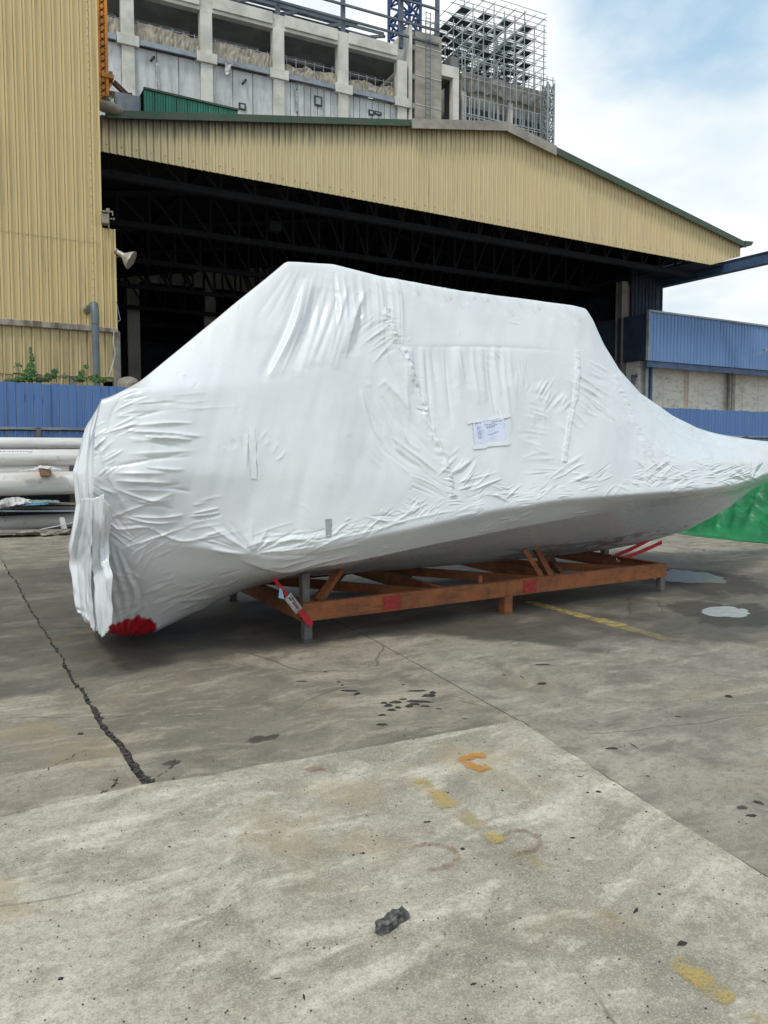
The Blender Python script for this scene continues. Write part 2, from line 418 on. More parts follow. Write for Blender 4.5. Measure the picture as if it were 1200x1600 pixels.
def film():
    """white heat-shrunk film; colour under the film shows faintly at the stern leg and under the bow"""
    t = NT('white_shrink_wrap_film')
    x, y, z = t.sep()
    n = t.noise(1.5, 5, 0.6)
    c = t.mix(t.mapr(n, 0.35, 0.7), (0.725, 0.745, 0.765), (0.66, 0.685, 0.71))
    # darker hull bottom showing through the film, below the chine
    dirt = t.noise(6, 5, 0.7)
    c = t.mix(t.math('MULTIPLY', t.mapr(dirt, 0.60, 0.78), 0.12), c, (0.55, 0.52, 0.47))
    # red flag under the film at the bottom of the outboard leg
    a = t.n.new('ShaderNodeVectorMath'); a.operation = 'DISTANCE'
    mp = t.mapping(t.P, (1.0, 0.30, 1.35))
    t.l.new(mp, a.inputs[0]); a.inputs[1].default_value = (RED_C[0], RED_C[1] * 0.30, RED_C[2] * 1.35)
    d = t.math('ADD', a.outputs['Value'], t.math('MULTIPLY', t.math('SUBTRACT', t.noise(6, 3, 0.5, stretch=(2.2, 1, .6)), 0.5), 0.16))
    c = t.mix(t.mapr(d, 0.215, 0.165), c, (0.42, 0.006, 0.018))
    # red antifouling and dark bottom glimpsed through clear film under the bow
    b1 = t.math('MULTIPLY', t.mapr(x, 6.3, 7.2), t.mapr(x, 8.8, 8.0))
    low = t.mapr(t.math('SUBTRACT', z, t.math('MULTIPLY', t.math('SUBTRACT', x, 6.5), 0.065)), 0.62, 0.50)
    bn = t.noise(5.0, 4, 0.6, stretch=(0.6, 0.6, 3), dist=0.8)
    c = t.mix(t.math('MULTIPLY', t.math('MULTIPLY', b1, low), t.mapr(bn, 0.52, 0.62, 0, 0.65)), c, (0.36, 0.03, 0.05))
    b2 = t.math('MULTIPLY', t.math('MULTIPLY', t.mapr(x, 4.5, 5.6), t.mapr(x, 7.6, 6.6)), t.mapr(z, 0.62, 0.50))
    c = t.mix(t.math('MULTIPLY', b2, t.mapr(bn, 0.40, 0.55, 0.1, 0.75)), c, (0.13, 0.135, 0.13))
    t.set(Base_Color=c)
    t.lk(t.mapr(t.noise(3, 4), 0.3, 0.7, 0.22, 0.34), t.b.inputs['Roughness'])
    t.lk(0.5, t.b.inputs['Specular IOR Level']); t.set(Coat_Weight=0.45, Coat_Roughness=0.12)
    f1 = t.noise(22, 4, 0.55, dist=1.2, stretch=(1.0, 1, 2.6)); f2 = t.noise(3.0, 3, 0.5)
    h = t.math('MULTIPLY', f1, t.mapr(f2, 0.46, 0.66, 0.0, 1.0))
    t.lk(t.bump(h, 0.10, 0.015), t.b.inputs['Normal'])
    return t.m

def concrete(name, light, mid, dark, wet=True, rust=0.25):
    t = NT(name)
    x, y, z = t.sep()
    P = t.P
    warp = t.noise(0.9, 3, 0.5, col=True)
    wv = t.n.new('ShaderNodeVectorMath'); wv.operation = 'MULTIPLY_ADD'
    t.l.new(warp, wv.inputs[0]); wv.inputs[1].default_value = (0.6, 0.6, 0); t.l.new(P, wv.inputs[2])
    W = wv.outputs[0]
    big = t.noise(0.55, 7, 0.60, v=W)
    med = t.noise(2.6, 8, 0.68, v=W)
    stre = t.noise(3.2, 7, 0.66, v=t.mapping(W, (0.45, 1.7, 1), rot=(0, 0, 0.25)))
    fine = t.noise(28, 5, 0.7)
    grit = t.noise(150, 3, 0.7)
    c = t.mix(t.mapr(big, 0.38, 0.62), mid, light)
    blot = t.noise(0.33, 8, 0.66, v=t.mapping(W, loc=(9, 2, 0)), dist=0.5)
    c = t.mix(t.math('MULTIPLY', t.mapr(blot, 0.47, 0.62), 0.66), c, dark)
    c = t.mix(t.math('MULTIPLY', t.mapr(med, 0.43, 0.65), 0.82), c, dark)
    md2 = t.noise(7.0, 8, 0.72, v=t.mapping(W, (0.7, 1.3, 1), loc=(5, 5, 0)))
    c = t.mix(t.math('MULTIPLY', t.mapr(md2, 0.50, 0.66), 0.50), c, dark)
    c = t.mix(t.math('MULTIPLY', t.mapr(md2, 0.46, 0.34), 0.40), c, tuple(v * 1.35 for v in light))
    c = t.mix(t.math('MULTIPLY', t.mapr(stre, 0.50, 0.68), 0.60), c, tuple(v * 1.35 for v in light))
    c = t.mix(t.math('MULTIPLY', t.mapr(fine, 0.47, 0.62), 0.42), c, dark)
    # fine aggregate speckle
    c = t.mix(t.math('MULTIPLY', t.mapr(grit, 0.53, 0.64), 0.40), c, tuple(v * 0.45 for v in dark))
    c = t.mix(t.math('MULTIPLY', t.mapr(grit, 0.46, 0.36), 0.30), c, tuple(min(v * 1.5, 0.8) for v in light))
    # ochre and rust stains
    oc = t.noise(1.1, 6, 0.65, v=t.mapping(W, loc=(4.4, 8.1, 0)))
    c = t.mix(t.math('MULTIPLY', t.mapr(oc, 0.52, 0.74), rust), c, (0.36, 0.27, 0.14))
    ru = t.noise(2.1, 6, 0.7, v=t.mapping(W, loc=(14.4, 3.1, 0)))
    c = t.mix(t.math('MULTIPLY', t.mapr(ru, 0.64, 0.76), rust * 1.6), c, (0.24, 0.14, 0.08))
    # small dark oil spots
    so = t.noise(7.5, 3, 0.5, v=t.mapping(P, loc=(3, 9, 1))); c = t.mix(t.math('MULTIPLY', t.mapr(so, 0.74, 0.80), 0.35), c, tuple(v * 0.55 for v in dark))
    # hairline cracks
    ce = t.voro(0.55, 'DISTANCE_TO_EDGE', v=t.mapping(t.noise(1.7, 5, 0.6, col=True), (1.3, 1.3, 0)) if False else W)
    ck = t.math('MULTIPLY', t.mapr(ce, 0.006, 0.001), t.mapr(t.noise(0.6, 2), 0.50, 0.60))
    c = t.mix(t.math('MULTIPLY', ck, 0.6), c, (0.05, 0.045, 0.04))
    rough = t.mapr(med, 0.3, 0.7, 0.82, 0.95)
    hgt = t.math('ADD', t.math('MULTIPLY', fine, 0.6), t.math('MULTIPLY', grit, 0.4))
    nb = 0.35
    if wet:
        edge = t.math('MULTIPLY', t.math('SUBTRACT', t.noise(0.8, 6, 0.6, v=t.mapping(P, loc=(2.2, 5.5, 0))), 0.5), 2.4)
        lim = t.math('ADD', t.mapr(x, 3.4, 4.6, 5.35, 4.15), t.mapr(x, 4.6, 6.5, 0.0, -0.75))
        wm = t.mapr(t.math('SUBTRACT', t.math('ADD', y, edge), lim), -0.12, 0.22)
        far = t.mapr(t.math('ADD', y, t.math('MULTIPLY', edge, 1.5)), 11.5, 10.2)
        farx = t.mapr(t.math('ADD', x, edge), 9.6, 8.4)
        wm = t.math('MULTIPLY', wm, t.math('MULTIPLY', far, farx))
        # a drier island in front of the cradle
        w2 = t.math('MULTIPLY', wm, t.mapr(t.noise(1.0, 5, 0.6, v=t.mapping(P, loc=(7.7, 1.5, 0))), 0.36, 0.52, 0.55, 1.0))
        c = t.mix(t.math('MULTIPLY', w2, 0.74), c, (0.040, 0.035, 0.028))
        rn = t.n.new('ShaderNodeMix'); rn.data_type = 'FLOAT'
        t.l.new(w2, rn.inputs['Factor']); t.l.new(rough, rn.inputs['A']); rn.inputs['B'].default_value = 0.62
        rough = rn.outputs['Result']
    t.set(Base_Color=c); t.lk(rough, t.b.inputs['Roughness'])
    t.lk(t.bump(hgt, 0.5, 0.007), t.b.inputs['Normal'])
    return t.m
M['slab_light'] = concrete('light_weathered_concrete', (0.50, 0.455, 0.37), (0.385, 0.345, 0.272), (0.215, 0.190, 0.147), wet=False, rust=0.50)
M['slab_mid'] = concrete('grey_weathered_concrete', (0.315, 0.275, 0.212), (0.225, 0.195, 0.150), (0.122, 0.104, 0.080), rust=0.34)
M['slab_left'] = concrete('grey_brown_weathered_concrete', (0.37, 0.325, 0.25), (0.265, 0.23, 0.175), (0.145, 0.125, 0.095), rust=0.45)
M['slab_right'] = concrete('grey_concrete_right', (0.33, 0.295, 0.235), (0.24, 0.213, 0.168), (0.135, 0.118, 0.092), rust=0.28)
M['crack_fill'] = simple('dark_crumbled_joint_fill', (0.030, 0.026, 0.024), (0.075, 0.066, 0.058), 40.0, 0.95, bump=0.8, bscale=70, dist=0.02)
def worn_paint(name, col, thr, top=.88):
    t = NT(name)
    n = t.noise(13, 7, 0.75); g = t.noise(110, 4, 0.7); b = t.noise(2.2, 3, 0.6)
    v = t.math('ADD', t.math('ADD', t.math('MULTIPLY', n, 1.25), t.math('MULTIPLY', g, 0.45)), t.math('MULTIPLY', b, 0.5))
    # fade towards the edge of the stroke, held in a vertex attribute
    at = t.n.new('ShaderNodeAttribute'); at.attribute_name = 'edge'
    v = t.math('ADD', v, t.math('MULTIPLY', t.math('SUBTRACT', at.outputs['Fac'], 0.5), 0.55))
    a = t.math('MULTIPLY', t.mapr(v, thr - 0.08, thr + 0.34), top)
    t.set(Base_Color=t.mix(t.mapr(n, 0.4, 0.6), col, tuple(c * 0.8 for c in col)), Roughness=0.75, Alpha=a)
    return t.m
M['paint_yellow'] = worn_paint('worn_yellow_road_paint', (0.56, 0.41, 0.13), 1.20, .85)
M['paint_faint'] = worn_paint('faint_yellow_road_paint', (0.46, 0.37, 0.17), 1.22, .55)
M['paint_orange'] = worn_paint('orange_rust_stain', (0.58, 0.27, 0.045), 1.15)
M['rust_ring'] = worn_paint('brown_ring_stain', (0.28, 0.17, 0.09), 1.18, .55)
def water(col=(0.40, 0.41, 0.40), ro=0.16, nm='sky_pale_puddle_water', bs=.35):
    t = NT(nm)
    at = t.n.new('ShaderNodeAttribute'); at.attribute_name = 'edge'
    v = t.math('ADD', at.outputs['Fac'], t.math('MULTIPLY', t.math('SUBTRACT', t.noise(7, 6, 0.6), 0.5), 1.3))
    t.set(Base_Color=col, Roughness=ro, Alpha=t.mapr(v, 0.30, 0.50))
    t.lk(t.bump(t.noise(14, 3), bs, 0.03), t.b.inputs['Normal']); return t.m
M['water'] = water()  # pale base colour stands in for bright sky reflected in the puddle
M['water_dark'] = water((0.10, 0.105, 0.095), 0.28, 'clear_puddle_water', .25)
M['damp'] = worn_paint('damp_margin', (0.085, 0.076, 0.062), 0.85, .55)

# ------------------------------------------------------------------ ground: slabs with real joints
ground = empty('ground', (0, 0, 0), kind='structure')
def wob(a, b, n, amp, seed):
    """ragged line from a to b (2D)"""
    r = np.random.default_rng(seed); a = np.array(a, float); b = np.array(b, float)
    t = np.linspace(0, 1, n); d = b - a; L = np.hypot(*d); nrm = np.array([-d[1], d[0]]) / L
    o = np.zeros(n)
    for k, am in ((5, 1.0), (13, .6), (37, .45), (89, .3)):
        kn = max(int(L * k / 4), 3); o += am * np.interp(t, np.linspace(0, 1, kn), r.normal(0, 1, kn))
    o *= amp; o[0] = o[-1] = 0
    return [tuple(a + d * ti + nrm * oi) for ti, oi in zip(t, o)]
def slab(outline, mat, top=0.0, name='concrete_slab'):
    n = len(outline)
    v = [(p[0], p[1], top) for p in outline] + [(p[0], p[1], top - 0.06) for p in outline]
    f = [tuple(range(n))] + [(i, i + n, (i + 1) % n + n, (i + 1) % n) for i in range(n)]
    from mathutils.geometry import tessellate_polygon
    tri = tessellate_polygon([[Vector(p) for p in v[:n]]])
    ff = []
    for q in tri:
        a, b, c = (Vector(v[i]) for i in q)
        ff.append(tuple(q) if (b - a).cross(c - a).z > 0 else (q[0], q[2], q[1]))
    o = mesh(name, v, ff + f[1:], mat, ground)
    return o
base_ground = mesh('joint_bed', [(-150, -60, -0.035), (400, -60, -0.035), (400, 500, -0.035), (-150, 500, -0.035)], [(0, 1, 2, 3)], M['crack_fill'], ground)
# corners of the joint pattern, measured on the ground plane
g = lambda px, py: (on_Z(px, py).x, on_Z(px, py).y)
J0 = (-30.0, g(0, 1275)[1] + 1.9)
Jl = g(0, 1276); Jc = g(232, 1226); Jm = g(430, 1193); Jr = g(812, 1127)
Jnr = g(1200, 1372); Jfar = g(590, 1003)
ext = lambda a, b, k: (a[0] + (b[0] - a[0]) * k, a[1] + (b[1] - a[1]) * k)
Jn2 = (Jnr[0] - 0.25, -20.0)
Jtop = (Jfar[0] + 0.25, 16.0)
near_edge = wob((-30, Jl[1] + 1.2), Jl, 60, .006, 1)[:-1] + wob(Jl, Jc, 90, .012, 2)[:-1] + wob(Jc, Jm, 90, .008, 3)[:-1] + wob(Jm, Jr, 110, .007, 4)
right_edge = wob(Jr, Jnr, 200, .007, 5)[:-1] + wob(Jnr, Jn2, 60, .006, 6)
slab(near_edge + right_edge[1:] + [(-30, -20)], M['slab_light'], 0.004)
# right-hand slab (large, reaches the fences)
gap = 0.012
re2 = [(x + gap * (.35 + .9 * abs(math.sin(y * 3.1) * math.sin(y * 7.7 + 1))), y + random.uniform(-.002, .002)) for x, y in right_edge]
tail = wob(Jr, Jfar, 120, .004, 7)[:-1] + wob(Jfar, Jtop, 60, .006, 8)
tail_r = [(x + .006, y) for x, y in tail]
slab(re2[::-1] + tail_r[1:] + [(30, 16), (30, -20)], M['slab_right'], 0.0)
# middle slab between the wide crack and the thin joint
crack_bot = g(236, 1222); crack_mid = g(120, 1075); crack_far = g(22, 905)
cr = wob(crack_bot, crack_mid, 110, .010, 21)[:-1] + wob(crack_mid, crack_far, 120, .012, 22)[:-1] + wob(crack_far, (crack_far[0] - .1, 16.0), 40, .008, 23)
ne = [p for p in near_edge if p[0] > crack_bot[0] + .01]
mid_bottom = [(x, y + .006 + .004 * math.sin(i * 1.7)) for i, (x, y) in enumerate(ne)]
CWN = np.random.default_rng(8).normal(0, 1, 60)
def halfw(y):
    return max(.0015, 0.004 + 0.016 * max(0.0, 1 - (y - 3.6) / 3.2) ** 1.3 + 0.0028 * float(np.interp(y % 3, np.linspace(0, 3, 60), CWN)))
crR = [(x + halfw(y), y) for x, y in cr]; crL = [(x - halfw(y) - .006, y) for x, y in cr]
tl = [(x - .006, y) for x, y in tail]
slab([crR[0]] + mid_bottom[1:-1] + tl + crR[::-1][:-1], M['slab_mid'], 0.0)
nel = [p for p in near_edge if p[0] < crack_bot[0] - .06]
left_bottom = [(x, y + .008 + .004 * math.sin(i * 2.3)) for i, (x, y) in enumerate(nel)]
slab(left_bottom + crL + [(-30, 16)], M['slab_left'], 0.0)
slab([(-30, 16.02), (30, 16.02), (30, 27), (-30, 27)], M['slab_right'], 0.0)
slab([(30.02, -20), (90, -20), (90, 60), (30.02, 60)], M['slab_right'], 0.0)
slab([(-80, -60), (90, -60), (90, -20.02), (-80, -20.02)], M['slab_light'], 0.0)
slab([(-80, -20), (-30.02, -20), (-30.02, 60), (-80, 60)], M['slab_left'], 0.0)
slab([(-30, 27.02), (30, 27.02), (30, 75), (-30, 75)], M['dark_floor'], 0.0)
# crumbled filling in the wide crack, a side crack and loose grit
fill = MB()
r_ = random.Random(5)
for x, y in cr:
    if y > 10.5: break
    for k in range(3):
        s = r_.uniform(.005, .016); cx, cy = x + r_.uniform(-1, 1) * halfw(y), y + r_.uniform(-.03, .03)
        fill.box(cx - s, cx + s, cy - s, cy + s, -.035, -.008 + r_.uniform(-.004, .010))
fill.build('crack_rubble', M['crack_fill'], ground, kind='stuff')
def dark_patch(name, px, py, rx, ry, mat, seed, z=.003, n=64):
    """irregular thin sheet, its 'edge' attribute falling from 1 in the middle to 0 at the rim"""
    c = on_Z(px, py); r = np.random.default_rng(seed)
    ks = np.linspace(0, 2 * math.pi, n, endpoint=False)
    q = r.normal(0, 1, 8); q2 = r.normal(0, 1, 20)
    rad = 1 + 0.20 * np.interp(ks, np.linspace(0, 2 * math.pi, 9), np.r_[q, q[0]]) + .09 * np.interp(ks, np.linspace(0, 2 * math.pi, 21), np.r_[q2, q2[0]]) + r.normal(0, .02, n)
    v = []; e = []; f = []
    for k, s_ in enumerate((1.0, .8, .5)):
        for a, t in zip(rad, ks): v.append((c.x + rx * a * s_ * math.cos(t), c.y + ry * a * s_ * math.sin(t), z)); e.append((0, .6, 1)[k])
    v.append((c.x, c.y, z)); e.append(1)
    for k in range(2):
        for i in range(n): f.append((k * n + i, k * n + (i + 1) % n, (k + 1) * n + (i + 1) % n, (k + 1) * n + i))
    for i in range(n): f.append((2 * n + i, 2 * n + (i + 1) % n, 3 * n))
    o = mesh(name, v, f, mat, ground)
    a = o.data.attributes.new('edge', 'FLOAT', 'POINT'); a.data.foreach_set('value', e)
    return o
M['pit'] = simple('damp_worn_pit', (0.075, 0.068, 0.055), (0.04, 0.036, 0.03), 25.0, 0.9, bump=0.8, bscale=50, dist=0.01)
M['pit_soft'] = worn_paint('soft_worn_pit', (0.075, 0.066, 0.052), 1.0, .75)
dark_patch('worn_patch', 408, 1155, .10, .065, M['pit_soft'], 3)
dark_patch('worn_patch', 270, 1192, .06, .035, M['pit_soft'], 5)
dark_patch('worn_patch', 90, 1000, .16, .06, M['rust_ring'], 7)
dark_patch('worn_patch', 1160, 1262, .03, .02, M['pit_soft'], 9)
def hair(name, pts, w, seed, z=.0035):
    r = np.random.default_rng(seed); P_ = []
    for a, b in zip(pts[:-1], pts[1:]):
        A = on_Z(*a); B = on_Z(*b)
        for t in np.linspace(0, 1, 12)[:-1]: P_.append(A.lerp(B, t) + Vector((r.normal(0, .006), r.normal(0, .006), 0)))
    P_.append(on_Z(*pts[-1])); v = []; f = []
    for i, p in enumerate(P_):
        ww = w * (0.4 + r.random()) * math.sin(math.pi * (i + .6) / (len(P_) + .2))
        v += [(p.x - ww, p.y - ww * .5, z), (p.x + ww, p.y + ww * .5, z)]
        if i: f.append((2 * i - 2, 2 * i - 1, 2 * i + 1, 2 * i))
    mesh(name, v, f, M['crack_fill'], ground)
hair('hairline_crack', [(232, 1224), (268, 1200), (275, 1184)], .007, 1)
hair('hairline_crack', [(270, 1215), (272, 1226)], .005, 2)
hair('hairline_crack', [(155, 1245), (178, 1228), (185, 1214)], .006, 3)
hair('hairline_crack', [(50, 1222), (95, 1190), (150, 1165)], .003, 4)
hair('hairline_crack', [(300, 1175), (380, 1140), (430, 1120), (520, 1080)], .002, 5)
hair('hairline_crack', [(65, 985), (100, 982), (150, 980)], .004, 6)
hair('hairline_crack', [(650, 1110), (720, 1095), (770, 1108)], .002, 7)
# puddles
def puddle(px, py, rx, ry, seed, m='water'):
    dark_patch('damp_patch', px, py, rx * 1.9 + .1, ry * 1.9 + .1, M['damp'], seed + 50, z=.0028)
    return dark_patch('puddle', px, py, rx, ry, M[m], seed, z=.0052, n=64)
puddle(1135, 958, .32, .22, 11); puddle(1085, 903, .45, .60, 12, 'water_dark')
# painted remains: strokes as thin sheets with an 'edge' attribute
def stroke(pts, w, mat, name='paint_mark', z=.0085, seed=0):
    r = np.random.default_rng(seed); P_ = []
    for a, b in zip(pts[:-1], pts[1:]):
        A = on_Z(*a); B = on_Z(*b)
        n = max(int((B - A).length / .012), 4)
        for t in np.linspace(0, 1, n)[:-1]: P_.append(A.lerp(B, t))
    P_.append(on_Z(*pts[-1])); v = []; f = []; e = []
    for i, p in enumerate(P_):
        d = (P_[min(i + 1, len(P_) - 1)] - P_[max(i - 1, 0)]).normalized(); nn = Vector((-d.y, d.x, 0))
        tt = min(i, len(P_) - 1 - i) / 3.0
        ww = w * (1.25 + .4 * r.random())
        for k, ed in ((-1, 0), (-.5, .9), (0, 1), (.5, .9), (1, 0)):
            q = p + nn * (k * ww); v.append((q.x, q.y, z)); e.append(ed * min(1, tt))
        if i:
            for k in range(4): f.append((5 * i - 5 + k, 5 * i - 4 + k, 5 * i + 1 + k, 5 * i + k))
    o = mesh(name, v, f, mat, ground)
    a = o.data.attributes.new('edge', 'FLOAT', 'POINT'); a.data.foreach_set('value', e)
stroke([(640, 1216), (675, 1238), (712, 1268)], .055, M['paint_yellow'], seed=1)
stroke([(705, 1262), (760, 1300)], .05, M['paint_faint'], seed=2)
stroke([(755, 1298), (792, 1324)], .045, M['paint_yellow'], seed=3)
stroke([(790, 1322), (865, 1368)], .04, M['paint_faint'], seed=4)
stroke([(935, 1420), (985, 1452)], .04, M['paint_faint'], seed=5)
stroke([(1040, 1492), (1095, 1535), (1160, 1580)], .045, M['paint_yellow'], seed=6)
stroke([(1150, 1572), (1230, 1630)], .05, M['paint_faint'], seed=7)
stroke([(768, 1184), (742, 1181), (722, 1189), (735, 1198), (750, 1204), (772, 1199)], .035, M['paint_orange'], seed=8)
stroke([(826, 940), (880, 955), (930, 968)], .085, M['paint_yellow'], z=.0045, seed=9)
stroke([(925, 966), (975, 980)], .095, M['paint_yellow'], z=.0045, seed=19)
stroke([(970, 979), (1056, 1003)], .08, M['paint_faint'], z=.0045, seed=10)
stroke([(690, 885), (726, 897)], .06, M['paint_faint'], z=.0045, seed=10)
def ring(px, py, rx, ry, mat, seed):
    pts = [(px + rx * math.cos(a), py + ry * math.sin(a)) for a in np.linspace(-2.8, 1.9, 18)]
    stroke(pts, .016, mat, name='ring_stain', seed=seed)
ring(672, 1341, 42, 20, M['rust_ring'], 1); ring(812, 1318, 30, 18, M['rust_ring'], 2)
stroke([(470, 1207), (515, 1200)], .03, M['rust_ring'], name='ring_stain', seed=31)
# ------------------------------------------------------------------ noise in numpy
def vnoise(x, y, seed=0):
    xi = np.floor(x).astype(np.int64); yi = np.floor(y).astype(np.int64)
    xf = x - xi; yf = y - yi
    u = xf * xf * (3 - 2 * xf); v = yf * yf * (3 - 2 * yf)
    def h(a, b):
        n = (a * 374761393 + b * 668265263 + seed * 1442695041) & 0x7fffffff
        n = ((n ^ (n >> 13)) * 1274126177) & 0x7fffffff
        return ((n ^ (n >> 16)) & 0xffff) / 65535.0 * 2 - 1
    a = h(xi, yi); b = h(xi + 1, yi); c = h(xi, yi + 1); d = h(xi + 1, yi + 1)
    return (a * (1 - u) + b * u) * (1 - v) + (c * (1 - u) + d * u) * v
def fbm(x, y, seed=0, o=3):
    s = 0; a = 1; t = 0
    for k in range(o):
        s = s + a * vnoise(x * 2 ** k, y * 2 ** k, seed + k * 17); t += a; a *= .5
    return s / t
def sm(t): t = np.clip(t, 0, 1); return t * t * (3 - 2 * t)

# ------------------------------------------------------------------ the wrapped boat
YC = 6.65
XA, XB = 0.93, 10.42
NX = 1400
XS = np.linspace(XA, XB, NX)
def smooth1(a, s):
    n = max(int(s / (XS[1] - XS[0]) * 3), 1); k = np.exp(-0.5 * (np.arange(-n, n + 1) / (n / 3)) ** 2); k /= k.sum()
    return np.convolve(np.pad(a, n, mode='edge'), k, mode='valid')
def solve_trace(pts, wx, wy, sigma=0.05):
    """height profile z(X) of a line along the boat at half width w(X), from points measured in the photo"""
    w = smooth1(np.interp(XS, wx, wy), .16); Y = YC - w
    px, _ = proj(XS, Y, np.full(NX, 1.5))
    pxs, pys = zip(*pts); py = np.interp(px, pxs, pys)
    # height from the depth
    z = np.zeros(NX)
    lo = np.full(NX, -1.0); hi = np.full(NX, 6.0)
    for _ in range(40):
        mid = (lo + hi) / 2; _, q = proj(XS, Y, mid)
        lo = np.where(q > py, mid, lo); hi = np.where(q > py, hi, mid)
    z = (lo + hi) / 2
    return w, smooth1(z, sigma)
C = []
# 0 roof middle
x0 = np.array([XA, 1.1, 1.7, 2.41, 2.82, 3.3, 5.6, 5.85, 6.1, 6.6, 7.2, 8.0, 9.0, 10.42])
z0 = np.array([1.88, 1.94, 2.37, 2.97, 3.29, 3.30, 3.08, 3.04, 2.82, 2.52, 2.26, 2.0, 1.80, 1.66])
C.append((np.zeros(NX), smooth1(np.interp(XS, x0, z0), .02)))
# 1 roof edge
C.append(solve_trace([(100, 640), (165, 618), (205, 597), (300, 525), (380, 462), (430, 422), (451, 405), (470, 406), (525, 411), (600, 433), (700, 450), (800, 464), (890, 477), (912, 482), (922, 497), (940, 535), (965, 575), (1000, 614), (1050, 650), (1100, 674), (1150, 686), (1200, 690), (1260, 694)],
                     [XA, 1.2, 2.6, 3.0, 5.8, 6.6, 7.5, 8.5, 9.5, 10.1, 10.42], [.86, .98, .86, .90, .90, .80, .62, .45, .26, .12, .05], .014))
# 2 shoulder
C.append(solve_trace([(100, 660), (150, 630), (205, 608), (300, 606), (400, 600), (480, 588), (560, 562), (620, 542), (760, 540), (900, 552), (950, 592), (1000, 640), (1050, 676), (1100, 692), (1200, 702), (1260, 704)],
                     [XA, 1.15, 2.5, 3.2, 5.6, 6.6, 7.5, 8.5, 9.5, 10.1, 10.42], [1.06, 1.23, 1.21, 1.08, 1.06, .98, .82, .60, .36, .18, .08], .05))
# 3 side
C.append(solve_trace([(100, 750), (160, 745), (300, 740), (450, 742), (600, 752), (700, 742), (900, 722), (1000, 722), (1100, 722), (1200, 722), (1260, 720)],
                     [XA, 1.15, 2.5, 3.2, 5.6, 6.6, 7.5, 8.5, 9.5, 10.1, 10.42], [1.12, 1.31, 1.36, 1.33, 1.33, 1.24, 1.04, .76, .44, .22, .09], .1))
# 4 rub rail
C.append(solve_trace([(100, 840), (200, 846), (300, 852), (375, 861), (420, 868), (455, 866), (500, 855), (640, 828), (760, 800), (879, 781), (1000, 772), (1100, 764), (1150, 758), (1200, 740), (1260, 728)],
                     [XA, 1.15, 1.9, 2.3, 5.8, 6.8, 7.6, 8.5, 9.5, 10.1, 10.42], [.98, 1.10, 1.36, 1.42, 1.42, 1.31, 1.12, .82, .48, .24, .10], .05))
# 5 under the rub rail
C.append(solve_trace([(100, 853), (200, 858), (300, 864), (375, 873), (420, 884), (455, 880), (500, 868), (640, 841), (760, 812), (879, 792), (1000, 781), (1100, 772), (1150, 766), (1200, 746), (1260, 733)],
                     [XA, 1.15, 1.9, 2.3, 5.8, 6.8, 7.6, 8.5, 9.5, 10.1, 10.42], [.96, 1.08, 1.28, 1.33, 1.33, 1.22, 1.04, .74, .42, .20, .08], .05))
# 6 chine
C.append(solve_trace([(100, 900), (300, 900), (420, 896), (480, 889), (560, 878), (690, 849), (810, 824), (900, 808), (1000, 794), (1100, 780), (1150, 772), (1200, 750), (1260, 737)],
                     [XA, 1.15, 1.9, 2.3, 5.5, 6.5, 7.5, 8.5, 9.5, 10.1, 10.42], [.84, .95, 1.10, 1.18, 1.18, 1.05, .82, .50, .22, .09, .04], .06))
# 7 bottom edge
C.append(solve_trace([(100, 970), (140, 985), (165, 999), (185, 1005), (205, 1005), (240, 997), (300, 965), (370, 926), (435, 905), (560, 896), (700, 885), (850, 872), (960, 859), (1020, 847), (1080, 828), (1140, 795), (1175, 765), (1200, 752), (1260, 740)],
                     [XA, 1.2, 1.6, 2.1, 2.6, 6.5, 8.5, 10.1, 10.42], [.47, .50, .42, .25, .18, .16, .08, .02, .01], .02))
# 8 keel
w7, z7 = C[7]
C.append((np.zeros(NX), z7 - np.interp(XS, [XA, 2.0, 2.8, 9, 10.42], [-.02, 0.0, .02, .02, .002])))

# resample each section: points per span between control lines (roof to keel)
spans = [50, 84, 92, 90, 14, 36, 48, 10]
near_w, near_z = [], []
ctrl_w = np.stack([c[0] for c in C]); ctrl_z = np.stack([c[1] for c in C])       # 9 x NX
tt = []
for i, n in enumerate(spans):
    tt += list(i + np.arange(n) / n)
tt.append(8.0); tt = np.array(tt)
def interp_rows(A, t):
    i = np.clip(np.floor(t).astype(int), 0, 7); f = (t - i)[:, None]
    return A[i] * (1 - f) + A[i + 1] * f
W = interp_rows(ctrl_w, tt); Z = interp_rows(ctrl_z, tt)     # rows x NX
# soften the corners a little
def smooth_rows(A, k, it):
    for _ in range(it):
        B = A.copy(); B[1:-1] = A[1:-1] * (1 - k) + k * 0.5 * (A[:-2] + A[2:]); A = B
    return A
W = smooth_rows(W, .8, 44); Z = smooth_rows(Z, .8, 44)
# tight rub rail lip: blend the unsmoothed version back near line 4-5
Wl = smooth_rows(interp_rows(ctrl_w, tt), .8, 4); Zl = smooth_rows(interp_rows(ctrl_z, tt), .8, 4)
m = np.exp(-((tt - 1.0) / 0.22) ** 2)[:, None] * .75; W = W * (1 - m) + Wl * m; Z = Z * (1 - m) + Zl * m
m = np.exp(-((tt - 6.0) / 0.22) ** 2)[:, None] * sm((XS - 2.0) / .5)[None, :]; W = W * (1 - m) + Wl * m; Z = Z * (1 - m) + Zl * m
m = np.exp(-((tt - 4.6) / 0.75) ** 2)[:, None]; W = W * (1 - m) + Wl * m; Z = Z * (1 - m) + Zl * m
m = np.exp(-((tt - 7.8) / 0.4) ** 2)[:, None]; W = W * (1 - m) + Wl * m; Z = Z * (1 - m) + Zl * m
